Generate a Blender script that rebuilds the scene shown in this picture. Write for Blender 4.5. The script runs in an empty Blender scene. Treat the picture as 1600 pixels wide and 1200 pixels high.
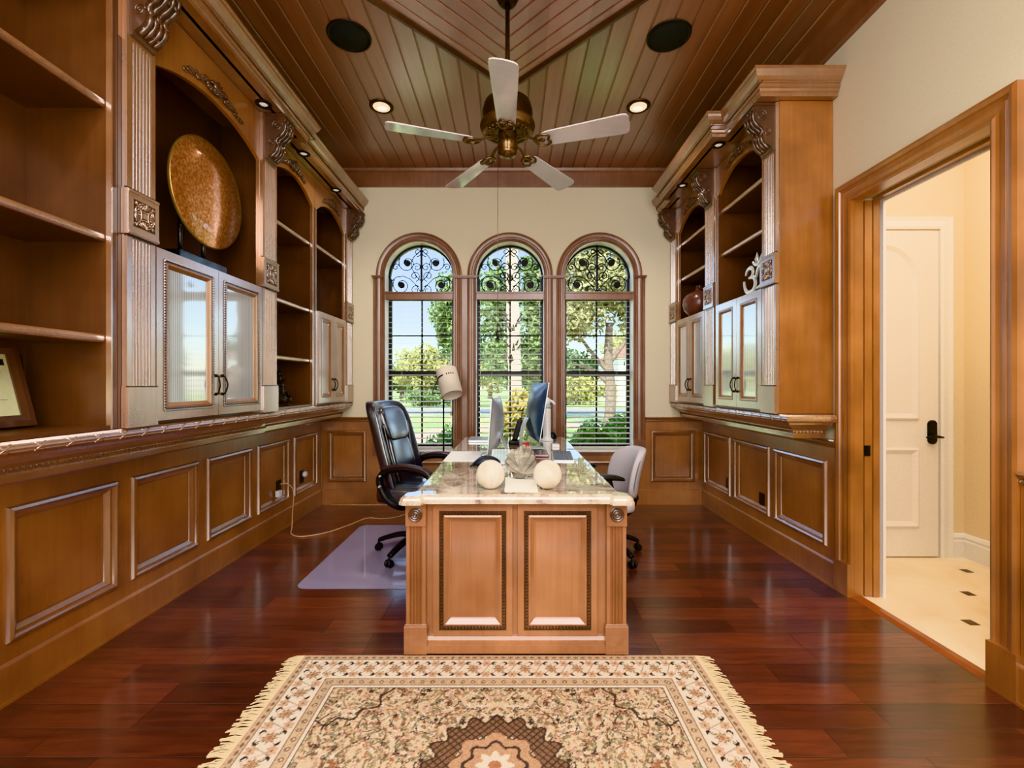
import bpy, bmesh, math, random
import numpy as np
from mathutils import Vector, Matrix

PI = math.pi
R = math.radians
scene = bpy.context.scene
COL = scene.collection
rng = random.Random(7)

# ------------------------------------------------------------------ materials
def _mat(name):
    m = bpy.data.materials.new(name)
    m.use_nodes = True
    nt = m.node_tree
    b = nt.nodes['Principled BSDF']
    return m, nt, b

def lin(c):
    return tuple(((x / 255.0) / 12.92 if x / 255.0 <= 0.04045 else ((x / 255.0 + 0.055) / 1.055) ** 2.4) for x in c)

def plain(name, rgb, rough=0.5, metal=0.0, coat=0.0, spec=0.5, bump=0.0, bscale=60, var=0.0, ior=1.5):
    m, nt, b = _mat(name)
    c = lin(rgb)
    b.inputs['Roughness'].default_value = rough
    b.inputs['Metallic'].default_value = metal
    b.inputs['Coat Weight'].default_value = coat
    b.inputs['Coat Roughness'].default_value = 0.08
    b.inputs['Specular IOR Level'].default_value = spec
    b.inputs['IOR'].default_value = ior
    tc = nt.nodes.new('ShaderNodeTexCoord')
    nz = nt.nodes.new('ShaderNodeTexNoise')
    nz.inputs['Scale'].default_value = bscale
    nz.inputs['Detail'].default_value = 4
    nt.links.new(tc.outputs['Object'], nz.inputs['Vector'])
    cr = nt.nodes.new('ShaderNodeValToRGB')
    v = max(var, 0.03)
    cr.color_ramp.elements[0].position = 0.3
    cr.color_ramp.elements[1].position = 0.7
    cr.color_ramp.elements[0].color = (c[0] * (1 - v), c[1] * (1 - v), c[2] * (1 - v), 1)
    cr.color_ramp.elements[1].color = (min(1, c[0] * (1 + v)), min(1, c[1] * (1 + v)), min(1, c[2] * (1 + v)), 1)
    nt.links.new(nz.outputs['Fac'], cr.inputs['Fac'])
    nt.links.new(cr.outputs['Color'], b.inputs['Base Color'])
    if bump > 0:
        bp = nt.nodes.new('ShaderNodeBump')
        bp.inputs['Strength'].default_value = bump
        bp.inputs['Distance'].default_value = 0.01
        nt.links.new(nz.outputs['Fac'], bp.inputs['Height'])
        nt.links.new(bp.outputs['Normal'], b.inputs['Normal'])
    return m

def wood(name, dark, mid, light, rough=0.3, coat=0.6, coat_ior=1.7, axis='Z', blotch=1.0, coat_rough=0.12):
    m, nt, b = _mat(name)
    L = nt.links.new
    tc = nt.nodes.new('ShaderNodeTexCoord')
    mp = nt.nodes.new('ShaderNodeMapping')
    s = {'Z': (26, 26, 1.3), 'Y': (26, 1.3, 26), 'X': (1.3, 26, 26)}[axis]
    mp.inputs['Scale'].default_value = s
    L(tc.outputs['Object'], mp.inputs['Vector'])
    n1 = nt.nodes.new('ShaderNodeTexNoise'); n1.inputs['Scale'].default_value = 1.6; n1.inputs['Detail'].default_value = 6; n1.inputs['Distortion'].default_value = 0.5
    L(mp.outputs['Vector'], n1.inputs['Vector'])
    n2 = nt.nodes.new('ShaderNodeTexNoise'); n2.inputs['Scale'].default_value = 3.0 * blotch; n2.inputs['Detail'].default_value = 3
    L(tc.outputs['Object'], n2.inputs['Vector'])
    mx = nt.nodes.new('ShaderNodeMath'); mx.operation = 'MULTIPLY_ADD'
    mx.inputs[1].default_value = 0.24
    m2 = nt.nodes.new('ShaderNodeMath'); m2.operation = 'MULTIPLY'; m2.inputs[1].default_value = 0.76
    L(n2.outputs['Fac'], m2.inputs[0]); L(n1.outputs['Fac'], mx.inputs[0]); L(m2.outputs[0], mx.inputs[2])
    cr = nt.nodes.new('ShaderNodeValToRGB')
    cr.color_ramp.elements[0].position = 0.32; cr.color_ramp.elements[0].color = lin(dark) + (1,)
    cr.color_ramp.elements[1].position = 0.68; cr.color_ramp.elements[1].color = lin(light) + (1,)
    e = cr.color_ramp.elements.new(0.5); e.color = lin(mid) + (1,)
    L(mx.outputs[0], cr.inputs['Fac']); L(cr.outputs['Color'], b.inputs['Base Color'])
    b.inputs['Roughness'].default_value = rough
    b.inputs['Coat Weight'].default_value = coat
    b.inputs['Coat IOR'].default_value = coat_ior
    b.inputs['Coat Roughness'].default_value = coat_rough
    return m

M = {}
M['wood'] = wood('cherry_wood', (126, 78, 40), (154, 98, 52), (176, 120, 70), coat_ior=1.9, coat=.8, coat_rough=.3)
M['wood_face'] = wood('glossy_cherry_face', (128, 86, 56), (150, 104, 70), (166, 120, 84), coat_ior=4.2, coat=1.0, coat_rough=.24)
M['wood_mould'] = wood('glossy_cherry_moulding', (120, 76, 46), (140, 92, 56), (158, 110, 72), coat_ior=2.8, coat=1.0, coat_rough=.22)
M['wood_in_shaded'] = wood('shaded_cherry_interior', (72, 44, 26), (88, 54, 33), (104, 66, 42), rough=0.4, coat=0.3)  # same cherry as outside, darkened in colour for shade inside the bookcases
M['wood_desk'] = wood('maple_wood_desk', (132, 88, 60), (152, 103, 71), (168, 119, 84), coat_ior=1.8, coat=.8)
M['wood_trim'] = wood('window_trim_wood', (112, 76, 58), (130, 92, 72), (146, 108, 88), rough=.4, coat_ior=1.6, coat_rough=.22)
M['wood_y'] = wood('cherry_wood_lengthwise', (118, 76, 46), (138, 92, 58), (156, 110, 72), axis='Y', coat_ior=2.7, coat=1.0, coat_rough=.16)
M['glaze'] = wood('dark_glazed_wood', (48, 30, 20), (64, 42, 28), (84, 56, 38), coat=0.5)
M['carved'] = wood('carved_dark_wood', (56, 36, 26), (80, 54, 40), (106, 74, 56), rough=0.35, coat=.7, coat_ior=1.8, coat_rough=.2)
M['cream'] = plain('cream_wall_paint', (224, 214, 188), 0.85, bump=0.03, bscale=120)
M['white'] = plain('white_paint', (236, 232, 226), 0.45)
M['hall_wall'] = plain('hall_yellow_paint', (234, 214, 178), 0.85)
M['hall_door'] = plain('hall_door_paint', (236, 228, 218), 0.4)
M['bronze'] = plain('dark_bronze_frame', (36, 38, 40), 0.4, metal=0.3)
M['iron'] = plain('wrought_iron', (24, 24, 28), 0.5, metal=0.4)
M['black'] = plain('black_plastic', (20, 21, 23), 0.42)
M['black_metal'] = plain('black_handle_metal', (26, 23, 21), 0.35, metal=0.7)
M['leather'] = plain('black_leather', (44, 45, 52), 0.34, bump=0.1, bscale=180, coat=0.9, var=0.1)
M['leather'].node_tree.nodes['Principled BSDF'].inputs['Coat IOR'].default_value = 2.1
M['leather'].node_tree.nodes['Principled BSDF'].inputs['Coat Roughness'].default_value = .2
M['armpad'] = plain('dark_brown_arm_pad', (58, 44, 44), 0.4, coat=0.2)
M['grey_fabric'] = plain('grey_fabric', (186, 180, 184), 0.9, bump=0.2, bscale=300)
M['alum'] = plain('silver_aluminium', (204, 210, 216), 0.3, metal=0.6)
M['alum_dark'] = plain('slate_aluminium', (66, 84, 112), 0.28, metal=0.45)
M['screen'] = plain('black_screen', (10, 11, 14), 0.08)
M['white_plastic'] = plain('white_plastic', (232, 234, 238), 0.35)
M['key_grey'] = plain('grey_keys', (96, 104, 116), 0.5)
M['key_pale'] = plain('pale_keys', (178, 200, 202), 0.5)
M['brass'] = plain('antique_brass', (120, 96, 70), 0.25, metal=0.9, var=0.15)
M['brass_dark'] = plain('aged_bronze_metal', (62, 46, 34), 0.3, metal=0.8, var=0.2)
M['blade_white'] = wood('whitewashed_blade', (196, 200, 198), (208, 212, 210), (218, 222, 220), rough=0.35, coat=1.0, coat_ior=2.0, axis='X')
M['blade_brown'] = wood('brown_blade', (118, 72, 56), (136, 86, 68), (150, 98, 78), rough=0.35, axis='X')
M['blade_lilac'] = wood('pale_rose_blade', (172, 146, 152), (184, 158, 164), (194, 168, 172), rough=0.35, axis='X')
M['lamp_shade'] = plain('cream_lamp_shade', (226, 214, 200), 0.8, bump=0.05, bscale=200)
M['paper'] = plain('white_paper', (238, 236, 232), 0.7)
M['cardpaper'] = plain('cream_card', (250, 248, 236), 0.6)
M['red'] = plain('red_plastic', (196, 30, 36), 0.35)
M['mahogany'] = wood('mahogany_box', (58, 18, 12), (78, 26, 16), (98, 38, 24), axis='Y')
M['vase'] = plain('terracotta_vase', (108, 70, 62), 0.3, var=0.25, bscale=8, coat=0.4)
M['silver'] = plain('polished_silver', (226, 228, 222), 0.25, metal=0.5)
M['figurine'] = plain('dark_bronze_figurine', (54, 44, 38), 0.28, metal=0.6)
M['stand_black'] = plain('black_stand', (34, 38, 42), 0.25, coat=0.5)
M['cord'] = plain('beige_cord', (214, 178, 138), 0.6)
M['plate_black'] = plain('black_outlet_plate', (22, 20, 20), 0.4)
M['pouch'] = plain('black_pouch', (26, 34, 44), 0.5)
M['speaker'] = plain('dark_speaker_mesh', (38, 46, 48), 0.7, bump=0.4, bscale=500)
M['threshold'] = wood('threshold_wood', (120, 58, 26), (140, 72, 34), (156, 86, 44), axis='Y')
M['lightwood_edge'] = plain('pale_shoe_edge', (206, 160, 104), 0.5)
M['asphalt'] = plain('pale_road', (176, 190, 198), 0.9, bscale=3)
M['mulch'] = plain('sandy_path', (222, 200, 168), 0.9, bscale=6, var=0.15)
M['house_white'] = plain('white_stucco', (232, 230, 226), 0.9)
M['roof'] = plain('brown_roof', (126, 96, 80), 0.9)
M['glass_dark'] = plain('dark_house_glass', (60, 72, 84), 0.1)
M['bark'] = plain('tree_bark', (102, 90, 78), 0.9, bump=0.6, bscale=14, var=0.3)
M['palm_bark'] = plain('palm_trunk_bark', (214, 200, 180), 0.9, bump=0.6, bscale=16, var=0.2)

def emis(name, rgb, strength):
    m, nt, b = _mat(name)
    b.inputs['Base Color'].default_value = lin(rgb) + (1,)
    b.inputs['Emission Color'].default_value = lin(rgb) + (1,)
    b.inputs['Emission Strength'].default_value = strength
    return m
M['bulb'] = emis('warm_bulb', (255, 240, 210), 6.0)
M['bulb_cup'] = emis('lit_reflector', (250, 222, 180), 1.1)
M['puck_bulb'] = emis('puck_lens', (236, 232, 220), 0.3)

def leafmat(name, cols, rough=0.55, scale=1.2):
    m, nt, b = _mat(name)
    L = nt.links.new
    geo = nt.nodes.new('ShaderNodeNewGeometry')
    n = nt.nodes.new('ShaderNodeTexNoise'); n.inputs['Scale'].default_value = scale * 6; n.inputs['Detail'].default_value = 5
    L(geo.outputs['Position'], n.inputs['Vector'])
    cr = nt.nodes.new('ShaderNodeValToRGB')
    k = len(cols)
    el = cr.color_ramp.elements
    el[0].position = 0.3; el[0].color = lin(cols[0]) + (1,)
    el[1].position = 0.7; el[1].color = lin(cols[-1]) + (1,)
    for i in range(1, k - 1):
        e = el.new(0.3 + 0.4 * i / (k - 1)); e.color = lin(cols[i]) + (1,)
    L(n.outputs['Fac'], cr.inputs['Fac'])
    L(cr.outputs['Color'], b.inputs['Base Color'])
    b.inputs['Roughness'].default_value = rough
    tr = nt.nodes.new('ShaderNodeBsdfTranslucent')
    L(cr.outputs['Color'], tr.inputs['Color'])
    mx = nt.nodes.new('ShaderNodeMixShader'); mx.inputs['Fac'].default_value = 0.35
    out = nt.nodes['Material Output']
    L(b.outputs[0], mx.inputs[1]); L(tr.outputs[0], mx.inputs[2]); L(mx.outputs[0], out.inputs['Surface'])
    return m
M['leaf_green'] = leafmat('green_leaves', [(44, 62, 40), (98, 124, 76), (164, 182, 116)])
M['leaf_bright'] = leafmat('bright_green_leaves', [(50, 84, 36), (98, 144, 62), (160, 198, 104)])
M['leaf_yellow'] = leafmat('yellow_green_leaves', [(96, 108, 60), (164, 166, 100), (226, 216, 150)])
M['leaf_croton'] = leafmat('golden_croton_leaves', [(84, 84, 40), (184, 170, 84), (246, 232, 158)])
M['leaf_oak'] = leafmat('oak_leaves', [(64, 74, 52), (140, 142, 98), (222, 208, 164)], scale=2.2)
M['leaf_dark'] = leafmat('dark_green_leaves', [(36, 58, 34), (70, 98, 58), (120, 146, 88)])

def m_glass():
    m, nt, b = _mat('window_glass')
    L = nt.links.new
    tr = nt.nodes.new('ShaderNodeBsdfTransparent'); tr.inputs['Color'].default_value = (0.97, 0.985, 0.98, 1)
    gl = nt.nodes.new('ShaderNodeBsdfGlossy'); gl.inputs['Roughness'].default_value = 0.02
    fr = nt.nodes.new('ShaderNodeFresnel'); fr.inputs['IOR'].default_value = 1.3
    mx = nt.nodes.new('ShaderNodeMixShader')
    L(fr.outputs[0], mx.inputs['Fac']); L(tr.outputs[0], mx.inputs[1]); L(gl.outputs[0], mx.inputs[2])
    L(mx.outputs[0], nt.nodes['Material Output'].inputs['Surface'])
    return m
M['glass'] = m_glass()

def m_reeded():
    m, nt, b = _mat('reeded_glass')
    L = nt.links.new
    tc = nt.nodes.new('ShaderNodeTexCoord'); wv = nt.nodes.new('ShaderNodeTexWave'); wv.wave_type = 'BANDS'; wv.bands_direction = 'Y'
    wv.inputs['Scale'].default_value = 2 * PI / .0125 / 20; L(tc.outputs['Object'], wv.inputs['Vector'])
    cr = nt.nodes.new('ShaderNodeValToRGB'); cr.color_ramp.elements[0].position = .1; cr.color_ramp.elements[1].position = .6
    cr.color_ramp.elements[0].color = (.36, .43, .46, 1); cr.color_ramp.elements[1].color = (.86, .91, .92, 1)  # pale window glow and shaded rib valleys put into the stripe colours
    L(wv.outputs['Fac'], cr.inputs['Fac']); L(cr.outputs['Color'], b.inputs['Base Color'])
    b.inputs['Roughness'].default_value = 0.12
    b.inputs['Transmission Weight'].default_value = 0.25
    b.inputs['Coat Weight'].default_value = 1.0
    b.inputs['Coat IOR'].default_value = 2.6
    b.inputs['Coat Roughness'].default_value = 0.06
    return m
M['reeded'] = m_reeded()

def m_mat_plastic():
    m, nt, b = _mat('clear_chair_mat')
    b.inputs['Base Color'].default_value = lin((176, 166, 196)) + (1,)
    b.inputs['Roughness'].default_value = 0.28
    b.inputs['Alpha'].default_value = 0.62
    b.inputs['Coat Weight'].default_value = 0.5
    return m
M['chairmat'] = m_mat_plastic()

def m_floor():
    m, nt, b = _mat('cherry_plank_floor')
    L = nt.links.new
    tc = nt.nodes.new('ShaderNodeTexCoord')
    br = nt.nodes.new('ShaderNodeTexBrick')
    br.offset = 0.37; br.offset_frequency = 3
    br.inputs['Scale'].default_value = 1.0
    br.inputs['Mortar Size'].default_value = 0.0018
    br.inputs['Mortar Smooth'].default_value = 0.3
    br.inputs['Bias'].default_value = 0.0
    br.inputs['Brick Width'].default_value = 0.72
    br.inputs['Row Height'].default_value = 0.13
    br.inputs['Color1'].default_value = lin((62, 33, 28)) + (1,)
    br.inputs['Color2'].default_value = lin((108, 56, 40)) + (1,)
    br.inputs['Mortar'].default_value = lin((34, 18, 15)) + (1,)
    L(tc.outputs['Object'], br.inputs['Vector'])
    mp = nt.nodes.new('ShaderNodeMapping'); mp.inputs['Scale'].default_value = (2.2, 22, 1)
    L(tc.outputs['Object'], mp.inputs['Vector'])
    n = nt.nodes.new('ShaderNodeTexNoise'); n.inputs['Scale'].default_value = 1.3; n.inputs['Detail'].default_value = 7; n.inputs['Distortion'].default_value = 1.2
    L(mp.outputs['Vector'], n.inputs['Vector'])
    cr = nt.nodes.new('ShaderNodeValToRGB')
    cr.color_ramp.elements[0].position = 0.3; cr.color_ramp.elements[0].color = (0.55, 0.5, 0.5, 1)
    cr.color_ramp.elements[1].position = 0.72; cr.color_ramp.elements[1].color = (1.35, 1.3, 1.25, 1)
    L(n.outputs['Fac'], cr.inputs['Fac'])
    mul = nt.nodes.new('ShaderNodeMixRGB'); mul.blend_type = 'MULTIPLY'; mul.inputs['Fac'].default_value = 1
    L(br.outputs['Color'], mul.inputs['Color1']); L(cr.outputs['Color'], mul.inputs['Color2'])
    L(mul.outputs['Color'], b.inputs['Base Color'])
    b.inputs['Roughness'].default_value = 0.32
    b.inputs['Coat Weight'].default_value = 0.9; b.inputs['Coat IOR'].default_value = 1.7; b.inputs['Coat Roughness'].default_value = 0.17
    n3 = nt.nodes.new('ShaderNodeTexNoise'); n3.inputs['Scale'].default_value = 9
    L(tc.outputs['Object'], n3.inputs['Vector'])
    ad = nt.nodes.new('ShaderNodeMath'); ad.operation = 'MULTIPLY_ADD'; ad.inputs[1].default_value = 0.25
    iv = nt.nodes.new('ShaderNodeMath'); iv.operation = 'SUBTRACT'; iv.inputs[0].default_value = 1.0
    L(br.outputs['Fac'], iv.inputs[1]); L(n3.outputs['Fac'], ad.inputs[0]); L(iv.outputs[0], ad.inputs[2])
    bp = nt.nodes.new('ShaderNodeBump'); bp.inputs['Strength'].default_value = 0.6; bp.inputs['Distance'].default_value = 0.005
    L(ad.outputs[0], bp.inputs['Height']); L(bp.outputs['Normal'], b.inputs['Normal']); L(bp.outputs['Normal'], b.inputs['Coat Normal'])
    return m
M['floor'] = m_floor()

def m_ceiling(name='plank_ceiling', cols=((112, 70, 48), (136, 90, 66), (160, 112, 86)), w=0.13, diag=False):
    m, nt, b = _mat(name)
    L = nt.links.new
    tc = nt.nodes.new('ShaderNodeTexCoord')
    sp = nt.nodes.new('ShaderNodeSeparateXYZ'); L(tc.outputs['Object'], sp.inputs[0])
    src = sp.outputs['X']
    dv = nt.nodes.new('ShaderNodeMath'); dv.operation = 'DIVIDE'; dv.inputs[1].default_value = w
    L(src, dv.inputs[0])
    fl = nt.nodes.new('ShaderNodeMath'); fl.operation = 'FLOOR'; L(dv.outputs[0], fl.inputs[0])
    wn = nt.nodes.new('ShaderNodeTexWhiteNoise'); wn.noise_dimensions = '1D'; L(fl.outputs[0], wn.inputs['W'])
    mp = nt.nodes.new('ShaderNodeMapping'); mp.inputs['Scale'].default_value = (20, 1.2, 1) if not diag else (4, 4, 1)
    L(tc.outputs['Object'], mp.inputs['Vector'])
    n = nt.nodes.new('ShaderNodeTexNoise'); n.inputs['Scale'].default_value = 1.5; n.inputs['Detail'].default_value = 5
    L(mp.outputs['Vector'], n.inputs['Vector'])
    ad = nt.nodes.new('ShaderNodeMath'); ad.operation = 'MULTIPLY_ADD'; ad.inputs[1].default_value = 0.35
    m2 = nt.nodes.new('ShaderNodeMath'); m2.operation = 'MULTIPLY'; m2.inputs[1].default_value = 0.65
    L(n.outputs['Fac'], m2.inputs[0]); L(wn.outputs['Value'], ad.inputs[0]); L(m2.outputs[0], ad.inputs[2])
    cr = nt.nodes.new('ShaderNodeValToRGB')
    cr.color_ramp.elements[0].position = 0.25; cr.color_ramp.elements[0].color = lin(cols[0]) + (1,)
    cr.color_ramp.elements[1].position = 0.8; cr.color_ramp.elements[1].color = lin(cols[2]) + (1,)
    e = cr.color_ramp.elements.new(0.5); e.color = lin(cols[1]) + (1,)
    L(ad.outputs[0], cr.inputs['Fac']); L(cr.outputs['Color'], b.inputs['Base Color'])
    b.inputs['Roughness'].default_value = 0.3
    b.inputs['Coat Weight'].default_value = 1.0; b.inputs['Coat IOR'].default_value = 2.7; b.inputs['Coat Roughness'].default_value = 0.3
    return m
M['ceiling'] = m_ceiling()
M['ceiling_lit'] = m_ceiling('lit_diamond_ceiling', ((134, 88, 78), (156, 110, 98), (176, 130, 116)), diag=True)  # same ceiling boards, pinkish brightness of the light put into the colour

def m_granite():
    m, nt, b = _mat('cream_granite')
    L = nt.links.new
    tc = nt.nodes.new('ShaderNodeTexCoord')
    n = nt.nodes.new('ShaderNodeTexNoise'); n.inputs['Scale'].default_value = 5; n.inputs['Detail'].default_value = 9; n.inputs['Distortion'].default_value = 1.6; n.inputs['Roughness'].default_value = 0.65
    L(tc.outputs['Object'], n.inputs['Vector'])
    cr = nt.nodes.new('ShaderNodeValToRGB')
    el = cr.color_ramp.elements
    el[0].position = 0.30; el[0].color = lin((104, 88, 76)) + (1,)
    el[1].position = 0.75; el[1].color = lin((228, 222, 206)) + (1,)
    for p, c in ((0.40, (162, 138, 120)), (0.48, (200, 184, 164)), (0.58, (216, 206, 186))):
        e = el.new(p); e.color = lin(c) + (1,)
    L(n.outputs['Fac'], cr.inputs['Fac'])
    v = nt.nodes.new('ShaderNodeTexVoronoi'); v.inputs['Scale'].default_value = 90
    L(tc.outputs['Object'], v.inputs['Vector'])
    mx = nt.nodes.new('ShaderNodeMixRGB'); mx.blend_type = 'OVERLAY'; mx.inputs['Fac'].default_value = 0.18
    bw = nt.nodes.new('ShaderNodeRGBToBW'); L(v.outputs['Color'], bw.inputs[0])
    L(cr.outputs['Color'], mx.inputs['Color1']); L(bw.outputs[0], mx.inputs['Color2'])
    L(mx.outputs['Color'], b.inputs['Base Color'])
    b.inputs['Roughness'].default_value = 0.05
    b.inputs['IOR'].default_value = 1.75
    b.inputs['Coat Weight'].default_value = 1.0; b.inputs['Coat IOR'].default_value = 2.2; b.inputs['Coat Roughness'].default_value = 0.02
    return m
M['granite'] = m_granite()

def m_copper_disc():
    m, nt, b = _mat('copper_flake_disc')
    L = nt.links.new
    tc = nt.nodes.new('ShaderNodeTexCoord')
    v = nt.nodes.new('ShaderNodeTexVoronoi'); v.inputs['Scale'].default_value = 85
    L(tc.outputs['Object'], v.inputs['Vector'])
    n = nt.nodes.new('ShaderNodeTexNoise'); n.inputs['Scale'].default_value = 62; n.inputs['Detail'].default_value = 6; n.inputs['Roughness'].default_value = .7
    L(tc.outputs['Object'], n.inputs['Vector'])
    cr = nt.nodes.new('ShaderNodeValToRGB')
    el = cr.color_ramp.elements
    el[0].position = 0.3; el[0].color = lin((136, 72, 30)) + (1,)
    el[1].position = 0.72; el[1].color = lin((255, 226, 180)) + (1,)
    e = el.new(0.5); e.color = lin((214, 138, 72)) + (1,)
    L(n.outputs['Fac'], cr.inputs['Fac'])
    L(cr.outputs['Color'], b.inputs['Base Color'])
    b.inputs['Metallic'].default_value = 0.6
    b.inputs['Roughness'].default_value = 0.3
    b.inputs['Coat Weight'].default_value = .6; b.inputs['Coat IOR'].default_value = 2.0; b.inputs['Coat Roughness'].default_value = .1
    bp = nt.nodes.new('ShaderNodeBump'); bp.inputs['Strength'].default_value = 1.0; bp.inputs['Distance'].default_value = 0.012
    L(v.outputs['Color'], bp.inputs['Height']); L(bp.outputs['Normal'], b.inputs['Normal']); L(bp.outputs['Normal'], b.inputs['Coat Normal'])
    return m
M['copper'] = m_copper_disc()

def m_stone(name, cols, scale, rough=0.3, coords=None):
    m, nt, b = _mat(name)
    L = nt.links.new
    tc = nt.nodes.new('ShaderNodeTexCoord')
    mp = nt.nodes.new('ShaderNodeMapping'); mp.inputs['Scale'].default_value = coords or (1, 1, 1)
    mp.inputs['Rotation'].default_value = (0.4, 0.3, 0.2)
    L(tc.outputs['Object'], mp.inputs['Vector'])
    n = nt.nodes.new('ShaderNodeTexNoise'); n.inputs['Scale'].default_value = scale; n.inputs['Detail'].default_value = 8; n.inputs['Distortion'].default_value = 0.7
    L(mp.outputs['Vector'], n.inputs['Vector'])
    cr = nt.nodes.new('ShaderNodeValToRGB')
    el = cr.color_ramp.elements
    el[0].position = 0.3; el[0].color = lin(cols[0]) + (1,)
    el[1].position = 0.7; el[1].color = lin(cols[2]) + (1,)
    e = el.new(0.5); e.color = lin(cols[1]) + (1,)
    L(n.outputs['Fac'], cr.inputs['Fac']); L(cr.outputs['Color'], b.inputs['Base Color'])
    b.inputs['Roughness'].default_value = rough
    return m
M['sphere'] = m_stone('cream_onyx', ((206, 194, 170), (226, 218, 202), (238, 232, 222)), 9, 0.35, (3, 1, 1))
M['rough_stone'] = m_stone('rough_grey_crystal', ((92, 86, 76), (146, 137, 122), (194, 187, 174)), 7, 0.5, (1, 1, 3))
M['hall_floor'] = m_stone('cream_travertine', ((232, 206, 166), (242, 220, 184), (248, 230, 200)), 3, 0.3)
M['inset'] = m_stone('brown_tile_inset', ((66, 48, 30), (92, 68, 44), (118, 92, 62)), 30, 0.4)
M['grass'] = m_stone('lawn_grass', ((104, 132, 70), (142, 162, 96), (216, 204, 150)), 0.9, 0.9)

def m_vcol():
    m, nt, b = _mat('persian_rug_pile')
    L = nt.links.new
    at = nt.nodes.new('ShaderNodeAttribute'); at.attribute_name = 'Col'
    tc = nt.nodes.new('ShaderNodeTexCoord')
    n = nt.nodes.new('ShaderNodeTexNoise'); n.inputs['Scale'].default_value = 160; n.inputs['Detail'].default_value = 3
    L(tc.outputs['Object'], n.inputs['Vector'])
    cr = nt.nodes.new('ShaderNodeValToRGB')
    cr.color_ramp.elements[0].position = 0.3; cr.color_ramp.elements[0].color = (0.75, 0.75, 0.75, 1)
    cr.color_ramp.elements[1].position = 0.7; cr.color_ramp.elements[1].color = (1.15, 1.15, 1.15, 1)
    L(n.outputs['Fac'], cr.inputs['Fac'])
    mx = nt.nodes.new('ShaderNodeMixRGB'); mx.blend_type = 'MULTIPLY'; mx.inputs['Fac'].default_value = 1
    L(at.outputs['Color'], mx.inputs['Color1']); L(cr.outputs['Color'], mx.inputs['Color2'])
    L(mx.outputs['Color'], b.inputs['Base Color'])
    b.inputs['Roughness'].default_value = 0.95
    b.inputs['Specular IOR Level'].default_value = 0.1
    return m
M['rug'] = m_vcol()
M['fringe'] = plain('cream_fringe', (226, 204, 164), 0.95)

# ------------------------------------------------------------------ mesh builder
ORG = {}

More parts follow.
